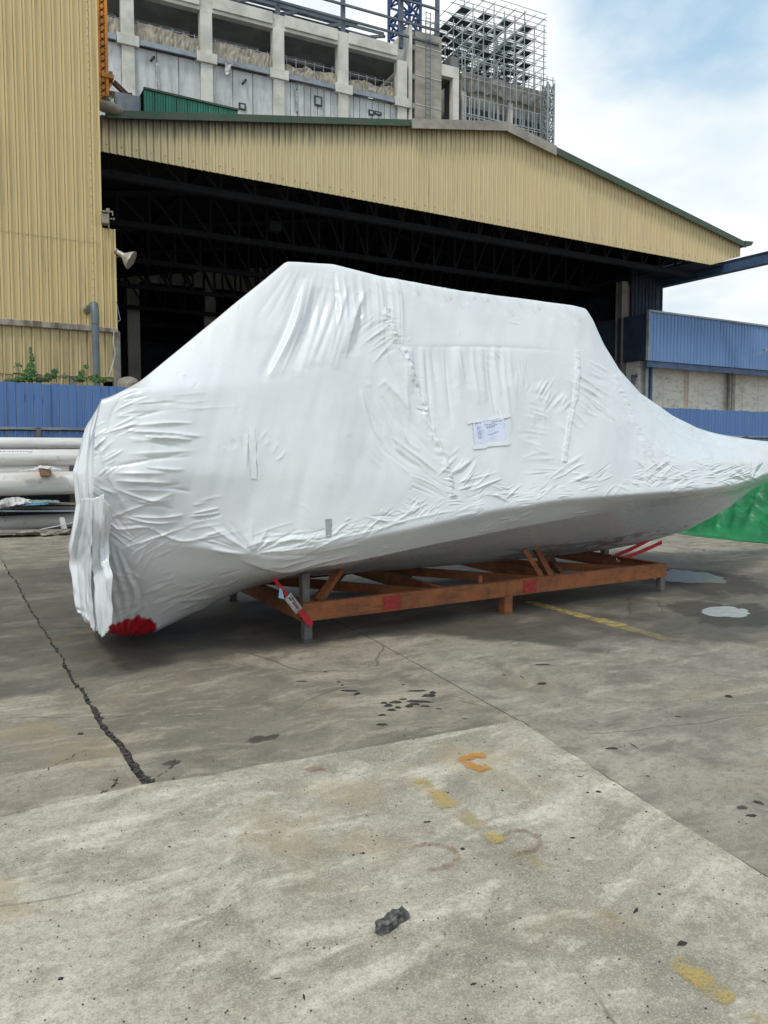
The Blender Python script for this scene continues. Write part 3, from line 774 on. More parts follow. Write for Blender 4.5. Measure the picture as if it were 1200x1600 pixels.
# the roof keeps a slight crown
W[0] = 0; W[-1] = 0
NR = len(tt)
X2 = np.repeat(XS[None, :], NR, 0)
T2 = np.repeat(tt[:, None], NX, 1)
QX, QY = proj(X2, YC - W, Z)            # where each point of the side lies in the measured drawing
depth = np.hypot(X2, YC - W)
PXM = depth / FPX                        # metres per unit of the drawing

D = np.zeros_like(W)                     # displacement along the outward normal, metres
CMIN, CMAX = QX.min(0), QX.max(0)
def window(x0, x1, y0, y1):
    """block of the grid that covers a rectangle of the drawing"""
    c = np.nonzero((CMAX >= x0) & (CMIN <= x1))[0]
    if not len(c): return None
    ca, cb = c[0], c[-1] + 1
    q = QY[:, ca:cb]; r = np.nonzero((q.max(1) >= y0) & (q.min(1) <= y1))[0]
    if not len(r): return None
    ra, rb = max(r[0], 1), min(r[-1] + 1, NR - 2)
    return (slice(ra, rb), slice(ca, cb))
def catmull(pts, n):
    P_ = [np.array(p, float) for p in pts]; P_ = [2 * P_[0] - P_[1]] + P_ + [2 * P_[-1] - P_[-2]]; out = []
    for a, b, c, d in zip(P_[:-3], P_[1:-2], P_[2:-1], P_[3:]):
        for t in np.linspace(0, 1, n, endpoint=False):
            out.append(.5 * (2 * b + (c - a) * t + (2 * a - 5 * b + 4 * c - d) * t * t + (3 * b - a - 3 * c + d) * t ** 3))
    out.append(P_[-2]); return out
def crease(pts, wd, amp, fade=True, noise=0.0, seed=0, soft=False):
    """single ridge (amp>0) or groove along a smooth line"""
    if len(pts) > 2: pts = catmull(pts, 4)
    pts = [tuple(p) for p in pts]; e_ = wd * 4; xs_ = [p[0] for p in pts]; ys_ = [p[1] for p in pts]
    wi = window(min(xs_) - e_, max(xs_) + e_, min(ys_) - e_, max(ys_) + e_)
    if wi is None: return
    X_, Y_ = QX[wi], QY[wi]; best = np.full(X_.shape, 1e9); g = np.zeros(X_.shape); n = len(pts) - 1
    for i, (a, b) in enumerate(zip(pts[:-1], pts[1:])):
        ux, uy = b[0] - a[0], b[1] - a[1]; L2 = ux * ux + uy * uy + 1e-9
        s = np.clip(((X_ - a[0]) * ux + (Y_ - a[1]) * uy) / L2, 0, 1)
        d = np.hypot(X_ - a[0] - s * ux, Y_ - a[1] - s * uy); m_ = d < best
        best = np.where(m_, d, best); g = np.where(m_, (i + s) / n, g)
    if noise: best = np.abs(best + noise * .5 * fbm(g * 14 + seed, X_ * 0 + seed, seed))
    sel = (best < e_) & (T2[wi] > .05) & (T2[wi] < 7.95)
    if not sel.any(): return
    q = best[sel] / wd; gs = g[sel]
    e = np.sin(np.pi * np.clip(gs, 0, 1)) ** .7 if fade else 1.0
    p = np.exp(-q * q) if soft else np.exp(-1.35 * (np.sqrt(q * q + .03) - .17))
    D[wi][sel] += amp * e * p
PR = random.Random(77)
def patch(cx, cy, ang, L, Wd, lam, amp, seed=0, sharp=1.0, curve=0.0):
    """a bundle of separately drawn folds: centre, direction, half length, half width, spacing, height (m)"""
    n = max(int(2 * Wd / lam * 1.6), 3); a0 = math.radians(ang)
    for k in range(n):
        t = -Wd + 2 * Wd * (k + .5) / n + PR.uniform(-.45, .45) * lam
        fall = math.exp(-1.2 * (t / Wd) ** 2)
        l = L * PR.uniform(.35, 1.0) * (.55 + .45 * fall); off = PR.uniform(-.4, .4) * L
        a = a0 + math.radians(PR.gauss(0, 7)); ca, sa = math.cos(a0), math.sin(a0)
        ox, oy = cx + ca * off - sa * t, cy + sa * off + ca * t
        ca, sa = math.cos(a), math.sin(a); bend = PR.gauss(0, .07) * l + curve * t * .25
        pts = [(ox - ca * l, oy - sa * l), (ox - ca * l * .35 - sa * bend * .8, oy - sa * l * .35 + ca * bend * .8), (ox + ca * l * .35 - sa * bend, oy + sa * l * .35 + ca * bend), (ox + ca * l, oy + sa * l)]
        sg = 1 if PR.random() < .68 else -.8
        crease(pts, lam * PR.uniform(.13, .30), amp * .85 * sg * PR.uniform(.35, 1.1) * (.5 + .5 * fall))
# broad tension undulation
D += 0.014 * fbm(QX / 150., QY / 120., 3) * sm((T2 - .4) / .6) * sm((7.6 - T2) / .6)
D += 0.016 * fbm(QX / 50. + QY / 300., QY / 230., 19) * sm((T2 - .8) / .6) * sm((4.0 - T2) / .8)
D += 0.0012 * fbm(QX / 40., QY / 34., 9) * sm((T2 - .4) / .6)
# fan of long folds from the roof corner down to the rail
fan_r = random.Random(3)
for k in range(17):
    f = k / 16
    sx = 470 + 108 * f; sy = 424 + 14 * f + fan_r.uniform(0, 50) * (0.3 + f * .7)
    ex = 404 + 150 * f + fan_r.uniform(-6, 6); ey = 606 - 30 * f - fan_r.uniform(0, 30)
    mx_, my_ = (sx + ex) / 2 + 10 - 16 * f, (sy + ey) / 2
    crease([(sx, sy), (mx_, my_), (ex, ey)], fan_r.uniform(4, 10), fan_r.choice([1, -1, -1]) * fan_r.uniform(.014, .028), soft=(k % 2 == 0))
for k in range(15):
    x_ = 520 + k * 7.2 + fan_r.uniform(-2, 2)
    crease([(x_, 424 + k * .9), (x_ + 3 + k * .3, 470), (x_ + 2 + k * .6, 520 + fan_r.uniform(-30, 20))], fan_r.uniform(2.5, 5), fan_r.choice([1, -1]) * fan_r.uniform(.008, .017))
for i in range(7):
    crease([(455 + i * 9, 418), (430 + i * 12, 452 + i * 4), (395 + i * 18, 500 + i * 5)], 5, -.007)
# left flank, near-horizontal gathers
patch(252, 700, -4, 62, 78, 12.5, .026, 1, 1.3)
patch(248, 790, 2, 62, 40, 11, .020, 2, 1.2)
patch(205, 650, -14, 36, 40, 9, .015, 3)
patch(160, 690, -35, 30, 60, 9, .014, 4)
patch(165, 775, 35, 30, 30, 8, .016, 5)
patch(340, 812, -10, 34, 34, 10, .016, 6)
patch(300, 628, 3, 90, 14, 9, .008, 61)
patch(395, 708, 86, 40, 15, 8, .016, 7, 1.2)
patch(420, 690, -60, 12, 26, 9, .006, 81); patch(370, 690, 60, 10, 26, 10, .006, 82)
patch(262, 845, -28, 55, 26, 7, .011, 9)
patch(205, 828, 38, 36, 26, 7, .012, 10)
crease([(175, 800), (192, 822), (212, 826), (245, 823), (275, 838), (300, 845), (340, 838), (385, 828)], 2.4, .012, noise=2)
crease([(165, 640), (168, 690), (185, 740), (205, 780), (215, 800)], 4, .014, noise=3)
crease([(188, 622), (178, 650), (182, 690)], 3.5, -.012)
patch(275, 905, -20, 26, 14, 6, .007, 11); patch(265, 930, -24, 30, 22, 9, .016, 12)
patch(305, 935, -20, 40, 22, 8, .012, 13); patch(360, 905, -12, 40, 18, 8, .007, 131)
for k in range(13):
    a = math.radians(-150 + k * 11.5)
    crease([(198 + 8 * math.cos(a), 1000 + 5 * math.sin(a)), (198 + (46 + 9 * (k % 3)) * math.cos(a), 1000 + (42 + 9 * (k % 3)) * math.sin(a))], 2.4, .012 * (1 if k % 2 else -1))
patch(235, 880, -62, 40, 22, 11, .016, 143); patch(185, 880, 70, 40, 18, 9, .020, 141); patch(205, 910, 30, 30, 26, 9, .014, 142)
for k in range(7):
    crease([(172 + k * 5, 840 + k * 3), (176 + k * 7, 890), (182 + k * 8, 935), (190 + k * 3, 985)], 4, .014 * (1 if k % 2 else -1))
patch(200, 950, -18, 34, 14, 8, .014, 14); patch(172, 930, -40, 24, 30, 10, .020, 15)
# gathered knot at the aft end of the rub rail
for k in range(22):
    a = math.radians(-172 + k * 9)
    r1 = fan_r.uniform(40, 110)
    crease([(400 + 10 * math.cos(a), 866 + 6 * math.sin(a)), (400 + r1 * math.cos(a), 862 + r1 * .5 * math.sin(a))], fan_r.uniform(2.2, 4), fan_r.choice([1, -1]) * fan_r.uniform(.006, .013))
patch(450, 845, -8, 60, 20, 7, .012, 16); patch(455, 876, -8, 45, 10, 7, .014, 17, 1.5); patch(540, 838, -14, 70, 22, 7, .010, 18)
crease([(380, 873), (420, 886), (452, 890), (500, 878), (560, 866)], 4.5, .020)
crease([(385, 862), (400, 850), (450, 842), (500, 846), (545, 836)], 5, .012, noise=2)
# short pleats hanging from the roof edge
for k in range(26):
    x_ = 585 + k * 12.4 + fan_r.uniform(-4, 4); y_ = np.interp(x_, [600, 915], [434, 482])
    L_ = fan_r.uniform(12, 34)
    crease([(x_, y_ + 1), (x_ + L_ * .55, y_ + L_)], fan_r.uniform(1.8, 3.2), fan_r.choice([1, -1]) * fan_r.uniform(.007, .014))
# puckers below the window line
for k in range(24):
    x_ = 632 + k * 7.0 + fan_r.uniform(-2, 2); L_ = fan_r.uniform(45, 115)
    crease([(x_, 541), (x_ + 3, 541 + L_ * .5), (x_ + 6 + k * .3, 541 + L_ * 1.2)], fan_r.uniform(3, 7.5), fan_r.choice([1, -1]) * fan_r.uniform(.009, .018), soft=(k % 3 > 0))
crease([(625, 541), (700, 541), (790, 543), (880, 548)], 3, -.006, noise=1.5)
# folds beside and across the first seam
patch(585, 520, -42, 34, 40, 10, .018, 20, 1.2)
patch(610, 640, 62, 70, 34, 12, .026, 21, 1.3, curve=.3)
patch(640, 700, 42, 50, 40, 13, .022, 22, 1.2)
patch(600, 700, 58, 34, 36, 9, .012, 221)
patch(655, 760, 32, 40, 22, 9, .014, 23)
patch(722, 735, -48, 30, 34, 9, .018, 24); patch(745, 760, -22, 40, 20, 8, .014, 25)
patch(840, 650, 8, 26, 60, 9, .010, 26); patch(860, 620, -55, 26, 40, 9, .016, 27); patch(912, 640, 50, 22, 50, 9, .012, 28)
patch(815, 590, 85, 40, 20, 10, .010, 29); patch(845, 660, 80, 22, 14, 7, .009, 30); patch(930, 610, 30, 40, 40, 10, .012, 31)
patch(960, 640, 58, 50, 26, 9, .014, 32); patch(905, 735, -30, 22, 26, 8, .012, 33); patch(1015, 700, 55, 30, 34, 9, .014, 34)
patch(845, 720, 0, 34, 24, 8, .007, 35); patch(770, 560, 40, 16, 20, 7, .007, 36)
# band of fine crumples above the rail
for k in range(44):
    x_ = 480 + k * 15.5 + fan_r.uniform(-8, 8); y_ = np.interp(x_, [480, 640, 879, 1000, 1170], [848, 815, 768, 758, 742]) + fan_r.uniform(-26, 8)
    patch(x_, y_, fan_r.uniform(-50, 25), fan_r.uniform(10, 26), fan_r.uniform(8, 16), fan_r.uniform(4.5, 8), fan_r.uniform(.006, .013), 40 + k)
crease([(500, 846), (580, 830), (640, 812), (700, 800), (760, 792)], 3.2, .009, noise=3, seed=2)
crease([(600, 828), (640, 800), (655, 790)], 3, .010, noise=2)
# fore part: tension lines sweeping to the bow
for k in range(13):
    f = k / 12
    crease([(925 + 14 * f, 515 + 28 * f), (985 + 8 * f, 600 + 20 * f), (1060, 662 + 18 * f), (1140 + 20 * f, 690 + 16 * f)], fan_r.uniform(2.5, 5), fan_r.choice([1, -1]) * fan_r.uniform(.003, .008))
for k in range(16):
    x_ = 1020 + k * 11; patch(x_, 735 + fan_r.uniform(-14, 22), fan_r.uniform(-30, 30), 18, 12, 6, fan_r.uniform(.007, .015), 90 + k)
for k in range(9):
    a = math.radians(-170 + k * 14); crease([(1172 + 6 * math.cos(a), 752 + 4 * math.sin(a)), (1172 + 46 * math.cos(a), 752 + 40 * math.sin(a))], 2.4, .008 * (1 if k % 2 else -1))
# hull side under the rail: small diagonal gathers
for (x_, y_, s_) in ((515, 880, 1), (600, 862, 2), (795, 812, 3), (820, 804, 4), (905, 800, 5), (760, 828, 6), (985, 792, 7), (690, 862, 8)):
    patch(x_, y_, -18, 18, 12, 5.5, .006, 120 + s_)
# random small set marks all over
for k in range(55):
    x_ = fan_r.uniform(150, 1160); y_ = fan_r.uniform(450, 860)
    patch(x_, y_, fan_r.uniform(0, 180), fan_r.uniform(7, 18), fan_r.uniform(4, 10), fan_r.uniform(4, 8), fan_r.uniform(.002, .006), 200 + k)
# heat-welded seams: raised, puckered bands
seams = [[(603, 482), (606, 500), (618, 528), (632, 552), (642, 580), (655, 612), (662, 640), (672, 668), (684, 698), (694, 722), (700, 748), (706, 776)],
         [(903, 548), (903, 575), (900, 600), (898, 625), (893, 650), (888, 680), (884, 700), (882, 722)],
         [(962, 586), (972, 612), (984, 640), (996, 672), (1010, 700), (1026, 726), (1038, 748)],
         [(148, 640), (152, 700), (150, 760)]]
def seam(pts, wd, amp, seed):
    for i, (a, b) in enumerate(zip(pts[:-1], pts[1:])):
        ax, ay = a; bx, by = b; L = math.hypot(bx - ax, by - ay); ux, uy = (bx - ax) / L, (by - ay) / L
        s = (QX - ax) * ux + (QY - ay) * uy; t = -(QX - ax) * uy + (QY - ay) * ux
        sel = (s > 0) & (s <= L) & (abs(t) < wd * 6) & (T2 < 7.9)
        s = s[sel]; t = t[sel]; gl = i * 30 + s
        t = t + 2.2 * fbm(gl / 14., gl * 0 + 1.0, seed)
        p = np.where(np.abs(t) < wd, 1.0, np.exp(-((np.abs(t) - wd) / 1.6) ** 2))
        pk = .8 + .5 * fbm(gl / 7., t / 4., seed + 3)
        D[sel] += amp * p * pk
        # short radiating puckers either side
        D[sel] += amp * .75 * np.exp(-np.abs(t) / (wd * 2.4)) * fbm(gl / 4.2 + t * .15, t / 26., seed + 9)
seam(seams[0], 3.0, .020, 1); seam(seams[1], 2.2, .014, 2); seam(seams[2], 2.2, .012, 3); seam(seams[3], 3, .012, 4)
crease([(598, 500), (612, 560), (640, 620), (655, 660)], 6, -.020, noise=2)
crease([(896, 600), (893, 640), (884, 700)], 3, -.012)

# outward normal in the section plane and along X (finite differences), near side
Yn = YC - W
def grad(A, ax): return np.gradient(A, axis=ax)
ax_, ay_, az_ = grad(X2, 1), grad(Yn, 1), grad(Z, 1)
bx_, by_, bz_ = grad(X2, 0), grad(Yn, 0), grad(Z, 0)
nx = ay_ * bz_ - az_ * by_; ny = az_ * bx_ - ax_ * bz_; nz = ax_ * by_ - ay_ * bx_
ln = np.sqrt(nx ** 2 + ny ** 2 + nz ** 2) + 1e-9
nx, ny, nz = nx / ln, ny / ln, nz / ln
flip = np.where(ny[NR // 2, NX // 2] > 0, -1, 1); nx, ny, nz = nx * flip, ny * flip, nz * flip
fade_mid = sm(W / .10)
D = np.clip(D, -.06, .06)
PX_, PY_, PZ_ = X2 + nx * D * fade_mid, Yn + ny * D * fade_mid, Z + nz * D
# far side: the same cloth with its own calmer relief
D2 = (0.012 * fbm(X2 * 3, T2 * 2.2, 31) + .006 * fbm(X2 * 14, T2 * 3., 41)) * fade_mid
FX, FY, FZ = X2 + nx * D2, 2 * YC - (Yn + ny * D2), Z + nz * D2
FZ = FZ - .50 * sm(T2 / 1.0) * sm((3.2 - T2) / 1.2) * sm((X2 - 1.0) / .5) * sm((3.3 - X2) / .5)
sub = list(range(1, NR - 1, 4))
LX = np.concatenate([PX_, FX[sub][::-1]]); LY = np.concatenate([PY_, FY[sub][::-1]]); LZ = np.concatenate([PZ_, FZ[sub][::-1]])
# plan shape of the stern: flat across the near engine, sweeping forward beyond the middle
KZ = ([.1, .45, .75, 1.12, 1.40, 1.75, 2.05], [.137, .131, .129, .140, .137, .149, .171])
XN = ([.1, .6, 1.2, 1.7, 2.05], [.90, .86, .85, .87, .935])
def xstern(Y, Zv):
    k = np.interp(Zv, *KZ); xn = np.interp(Zv, *XN)
    a = xn + (Y - 5.35) * (k * 6.9 - xn) / 1.55
    return np.where(Y < 6.9, a, k * 6.9 + (Y - 6.9) * (k + .20))
LX = LX + (xstern(LY, LZ) - XA) * sm((2.6 - LX) / 1.6)
NL = LX.shape[0]
# stern face: rings shrinking to the middle, with hanging vertical folds
rings = []
K = 70
yc, zc = 6.62, 1.15
for k in range(1, K + 1):
    r = 1 - k / K
    ry = r; ex = LX[:, 0]; ey = yc + (LY[:, 0] - yc) * r; ez = zc + (LZ[:, 0] - zc) * r
    bul = .010 * (1 - r * r) ** .5
    fold = .045 * fbm(ey * 5.0 + .6 * np.sin(ez * 2), ez * .7, 51, 3) + .012 * fbm(ey * 16, ez * 2.0, 52)
    fold = fold * sm((1 - r) * 6)
    mixx = ex * r + (1 - r) * (XA + .02)
    # keep the sweep of the far corner
    xx = xstern(ey, ez)
    rings.append((xx - bul + fold, ey, ez))
allX = np.concatenate([np.stack([q[0] for q in rings[::-1]], 1), LX], 1)
allY = np.concatenate([np.stack([q[1] for q in rings[::-1]], 1), LY], 1)
allZ = np.concatenate([np.stack([q[2] for q in rings[::-1]], 1), LZ], 1)
NC = allX.shape[1]
V = np.stack([allX, allY, allZ], -1).reshape(-1, 3)
V[:, 2] = np.maximum(V[:, 2], .012)
ii, jj = np.meshgrid(np.arange(NL), np.arange(NC - 1), indexing='ij')
i2 = (ii + 1) % NL
F = np.stack([ii * NC + jj, ii * NC + jj + 1, i2 * NC + jj + 1, i2 * NC + jj], -1).reshape(-1, 4)
def np_mesh(name, V, F, mat, parent, flip=False):
    if flip: F = F[:, ::-1]
    me = bpy.data.meshes.new(name)
    c = (V.min(0) + V.max(0)) / 2
    me.vertices.add(len(V)); me.vertices.foreach_set('co', (V - c).astype(np.float32).ravel())
    me.loops.add(F.size); me.loops.foreach_set('vertex_index', np.ascontiguousarray(F).astype(np.int32).ravel())
    me.polygons.add(len(F)); me.polygons.foreach_set('loop_start', np.arange(0, F.size, F.shape[1], dtype=np.int32))
    try: me.polygons.foreach_set('loop_total', np.full(len(F), F.shape[1], dtype=np.int32))
    except Exception: pass
    me.polygons.foreach_set('use_smooth', np.ones(len(F), dtype=bool))
    me.update(calc_edges=True); me.validate()
    o = bpy.data.objects.new(name, me); link(o, parent)
    C_ = Vector(c); o.location = C_ - (wloc(parent) if parent else Vector((0, 0, 0))); LOC[o.name] = C_
    me.materials.append(mat)
    return o
RED_C = tuple(on_Y(207, 987, 6.12))
M['film'] = film()
boat = empty('wrapped_boat', (5.5, YC, 0.0), 'boat sealed in white shrink wrap, raised on the rusty steel cradle', 'boat')
wrap = np_mesh('shrink_wrap_cover', V, F, M['film'], boat, flip=True)
# point lookup on the near side of the cover, for things stuck to it
def surf(px, py, lift=.004):
    d2 = (QXd - px) ** 2 + (QYd - py) ** 2
    k = int(np.argmin(np.where(ok, d2, 1e12))); i, j = divmod(k, NX)
    p = Vector((PX_[i, j], PY_[i, j], PZ_[i, j])); n = Vector((nx[i, j], ny[i, j], nz[i, j]))
    return p + n * lift
QXd, QYd = proj(PX_, PY_, PZ_); ok = (T2 > .5) & (T2 < 7.5)
def decal(name, corners, nu, nv, mat, parent, lift=.003, jitter=0.0, seed=0):
    """thin sheet following the cover: four corners measured clockwise from the top left"""
    r = np.random.default_rng(seed); v = []; f = []
    a, b, c, d = [np.array(q, float) for q in corners]
    for j in range(nv + 1):
        for i in range(nu + 1):
            u, w = i / nu, j / nv
            q = (a * (1 - u) + b * u) * (1 - w) + (d * (1 - u) + c * u) * w
            v.append(surf(q[0], q[1], lift + jitter * r.random()))
    for j in range(nv):
        for i in range(nu):
            k = j * (nu + 1) + i; f.append((k, k + nu + 1, k + nu + 2, k + 1))
    # relax so that the sheet bridges the finest wrinkles
    A = np.array([list(p) for p in v]).reshape(nv + 1, nu + 1, 3)
    for _ in range(2):
        B = A.copy(); B[1:-1, 1:-1] = .5 * A[1:-1, 1:-1] + .125 * (A[:-2, 1:-1] + A[2:, 1:-1] + A[1:-1, :-2] + A[1:-1, 2:]); A = B
    A[..., 1] -= .001
    o = mesh(name, [tuple(p) for p in A.reshape(-1, 3)], f, mat, parent, smooth=True)
    sdf = o.modifiers.new('thickness', 'SOLIDIFY'); sdf.thickness = .0008; sdf.offset = 0; sdf.use_rim = False
    return o
decal('duct_tape_strip', [(508, 811), (518, 810), (518, 839), (509, 840)], 3, 8, M['tape'], boat)
t_ = decal('tape_scrap', [(149, 768), (155, 767), (156, 774), (153, 772)], 2, 2, M['tape'], boat)
decal('duct_tape_strip', [(651, 633), (668, 635), (668, 641), (650, 638)], 5, 2, M['tape_clear'], boat, jitter=.001)
decal('duct_tape_strip', [(388, 668), (398, 668), (401, 748), (391, 748)], 3, 12, M['tape_clear'], boat, jitter=.001)
# notice in a clear pocket, taped to the side
M['paper'] = simple('printed_notice_paper', (0.66, 0.70, 0.84), (0.58, 0.63, 0.80), 8.0, 0.25, bump=0.4, bscale=14, dist=0.02)
pc = surf(763, 675)
notice = empty('taped_notice', pc, 'small pale blue printed notice taped on the white boat cover', 'notice')
NQ = [(737, 656), (786, 649), (790, 692), (742, 698)]
paper = decal('paper_sheet', NQ, 12, 10, M['paper'], notice, lift=.006)
def nq(u, v):
    a, b, c, d = [np.array(q, float) for q in NQ]
    q = (a * (1 - u) + b * u) * (1 - v) + (d * (1 - u) + c * u) * v; return q[0], q[1]
rr = random.Random(4)
prints = MB()
def mark(u0, u1, v0, h=.016):
    q = [nq(u0, v0), nq(u1, v0), nq(u1, v0 + h), nq(u0, v0 + h)]
    p = [surf(*t, .0) for t in q]
    # sit just proud of the paper
    P4 = [p_ + Vector((0, -.0175, 0)) for p_ in p]
    prints.add(P4, [(3, 2, 1, 0)])
pa = np.array([list(wloc(paper) + v.co) for v in paper.data.vertices]).reshape(11, 13, 3)
def on_paper(u, v):
    x_, y_ = u * 12, v * 10; i, j = min(int(y_), 9), min(int(x_), 11); fy, fx = y_ - i, x_ - j
    q = (pa[i, j] * (1 - fx) + pa[i, j + 1] * fx) * (1 - fy) + (pa[i + 1, j] * (1 - fx) + pa[i + 1, j + 1] * fx) * fy
    return Vector(q) + Vector((-.0006, -.0024, .0004))
def mark(u0, u1, v0, h=.018):
    prints.add([on_paper(u0, v0), on_paper(u1, v0), on_paper(u1, v0 + h), on_paper(u0, v0 + h)], [(3, 2, 1, 0)])
mark(.06, .20, .16, .022); mark(.22, .26, .16, .022)
for k in range(11):
    v_ = .26 + k * .046; u_ = .12
    for _ in range(rr.randint(1, 3)):
        L_ = rr.uniform(.02, .07); mark(u_, u_ + L_, v_, .015); u_ += L_ + .018
for v_, u0, u1 in ((.10, .66, .80), (.18, .60, .92), (.24, .38, .72), (.30, .42, .78), (.35, .42, .70), (.60, .46, .66), (.57, .66, .80)):
    u_ = u0
    while u_ < u1:
        L_ = rr.uniform(.02, .07); mark(u_, min(u_ + L_, u1), v_, .022); u_ += L_ + .016
prints.build('printed_lines', M['ink'], notice, kind='stuff')
decal('clear_tape', [(728, 657), (796, 646), (797, 652), (729, 663)], 10, 2, M['tape_clear'], notice, lift=.0078, jitter=.001, seed=1)
decal('clear_tape', [(738, 697), (796, 687), (797, 694), (739, 703)], 10, 2, M['tape_clear'], notice, lift=.0078, jitter=.001, seed=2)
decal('clear_tape', [(777, 640), (783, 638), (786, 655), (780, 656)], 2, 5, M['tape_clear'], notice, lift=.0085, jitter=.001, seed=3)

# loose skirt of film hanging off the stern
def skirt(name, rows, nu, nv, Xf, seed, depth=.05, freq=5.0):
    """rows: measured polylines from top to bottom; Xf(u, w) gives the plane X each point hangs in"""
    v = np.zeros((nv + 1, nu + 1, 3))
    R_ = [np.array(r, float) for r in rows]
    for i in range(nu + 1):
        u = i / nu
        col = np.array([[np.interp(u, np.linspace(0, 1, len(r)), r[:, k]) for k in (0, 1)] for r in R_])
        for j in range(nv + 1):
            w = j / nv
            q = [np.interp(w, np.linspace(0, 1, len(rows)), col[:, k]) for k in (0, 1)]
            p = on_X(q[0], q[1], Xf(u, w))
            wu = u + .10 * math.sin(2.3 * w + seed) + .06 * float(fbm(np.array(w * 3.), np.array(u * 2.), seed, 2))
            fo = depth * (.55 * math.sin(wu * freq * 2.4 + seed) + .35 * math.sin(wu * freq * 5.7 + 2 * seed) ** 3) * (.25 + .75 * math.sin(math.pi * min(1, w * .9 + .1)))
            cr_ = abs(float(fbm(np.array(u * 5. + w * 4.), np.array(w * 5. - u * 2.), seed + 5, 2)))
            fo += .016 * (math.exp(-cr_ * 9) - .3) * min(1, w * 4)
            v[j, i] = (p.x + fo, p.y + fo * .4, max(p.z, .02))
    for _ in range(10):
        q_ = v.copy(); q_[1:-1] = .5 * v[1:-1] + .25 * (v[:-2] + v[2:]); v = q_
    V_ = v.reshape(-1, 3); j, i = np.meshgrid(np.arange(nv), np.arange(nu), indexing='ij')
    F_ = np.stack([j * (nu + 1) + i, j * (nu + 1) + i + 1, (j + 1) * (nu + 1) + i + 1, (j + 1) * (nu + 1) + i], -1).reshape(-1, 4)
    o = np_mesh(name, V_, F_, M['film'], boat)
    m_ = o.modifiers.new('thickness', 'SOLIDIFY'); m_.thickness = .002
    return o
skirt('loose_film_flap', [[(127, 781), (136, 777), (146, 781)], [(124, 812), (135, 810), (147, 812)], [(117, 845), (130, 845), (147, 845)],
                          [(109, 878), (127, 876), (145, 872)], [(115, 915), (130, 918), (145, 920)], [(120, 945), (134, 952), (147, 955)], [(123, 957), (136, 966), (148, 988)]],
      50, 90, lambda u, w: .845, 61, .036, 5.5)
skirt('loose_film_flap', [[(145, 781), (160, 772), (173, 792)], [(145, 815), (160, 815), (170, 816)], [(144, 850), (157, 850), (167, 845)],
                          [(143, 885), (156, 885), (170, 875)], [(142, 903), (158, 905), (178, 900)], [(146, 945), (160, 950), (176, 935)], [(147, 982), (160, 996), (176, 975)]],
      46, 90, lambda u, w: .845 + .10 * u, 71, .032, 4.5)
# ------------------------------------------------------------------ steel cradle
cradle = empty('boat_cradle', (4.7, 6.65, 0), 'long low rusty steel cradle on short legs under the wrapped boat', 'cradle')
fA = on_Y(473, 1005, 5.69); 
X0, X1, Y0, Y1, ZB, ZT = 2.50, 6.92, 5.70, 7.60, .165, .315
def channel(name, p, q, w=.06, h=.15, face=-1, mat='rust'):
    """C-section beam from p to q: web with two flanges"""
    p = Vector(p); q = Vector(q); d = (q - p).normalized(); s = d.cross(Vector((0, 0, 1))).normalized() * face
    m = MB(); up = Vector((0, 0, 1)); t = .010
    m.bar(p + s * (w / 2 - t / 2), q + s * (w / 2 - t / 2), t, h)
    m.bar(p + up * (h / 2 - t / 2) - s * t * .5, q + up * (h / 2 - t / 2) - s * t * .5, w - t - .001, t)
    m.bar(p - up * (h / 2 - t / 2) - s * t * .5, q - up * (h / 2 - t / 2) - s * t * .5, w - t - .001, t)
    return m.build(name, M[mat], cradle)
zc_ = (ZB + ZT) / 2
channel('side_beam', (X0, Y0, zc_), (X1, Y0, zc_), face=1)
channel('side_beam', (X0, Y1, zc_), (X1, Y1, zc_), face=-1)
channel('end_beam', (X0 + .03, Y0 + .034, zc_), (X0 + .03, Y1 - .034, zc_), face=-1)
channel('end_beam', (X1 - .03, Y0 + .034, zc_), (X1 - .03, Y1 - .034, zc_), face=1)
for xm in (3.95, 5.40):
    channel('cross_beam', (xm, Y0 + .034, zc_ + .002), (xm, Y1 - .034, zc_ + .002), w=.055, h=.13)
for a, b in (((X0 + .1, Y0 + .05), (3.88, Y1 - .05)), ((3.88, Y0 + .05), (X0 + .1, Y1 - .05)), ((4.03, Y1 - .05), (5.32, Y0 + .05)), ((5.48, Y0 + .05), (X1 - .08, Y1 - .05)), ((5.48, Y1 - .05), (X1 - .08, Y0 + .05))):
    i_ = len([o for o in bpy.data.objects if o.name.startswith('diagonal_beam')])
    MB().bar((*a, zc_ + .02 - .0115 * i_), (*b, zc_ + .02 - .0115 * i_), .05, .09).build('diagonal_beam', M['rust'], cradle)
def leg(x, y, mat, wd=.075):
    m = MB(); m.box(x - wd / 2, x + wd / 2, y - wd / 2, y + wd / 2, 0.0085, ZB - .002, b=.006)
    m.box(x - wd / 2 - .012, x + wd / 2 + .012, y - wd / 2 - .012, y + wd / 2 + .012, 0.001, .008)
    m.build('leg', M[mat], cradle)
leg(X0 + .05, Y0 + .005, 'leg_grey'); leg(4.66, Y0 + .005, 'rust', .10); leg(X1 - .05, Y0 + .005, 'leg_grey')
leg(X0 + .05, Y1, 'leg_grey'); leg(4.72, Y1, 'leg_grey'); leg(X1 - .05, Y1, 'leg_grey')
def post(x, y, z1, mat='leg_grey', wd=.07, z0=ZT + .001):
    MB().box(x - wd / 2, x + wd / 2, y - wd / 2, y + wd / 2, z0, z1, b=.004).build('support_post', M[mat], cradle)
post(X0 + .05, Y0 + .045, .56); post(X0 + .05, Y1 - .05, .50, wd=.06); post(4.72, Y1 - .05, .46)
post(X1 - .045, 6.55, .47, wd=.075); post(X1 - .05, Y1 - .05, .52, wd=.06)
def brace(p, q, w=.065):
    MB().bar(p, q, w, .012 if False else w * .8).build('brace', M['rust'], cradle)
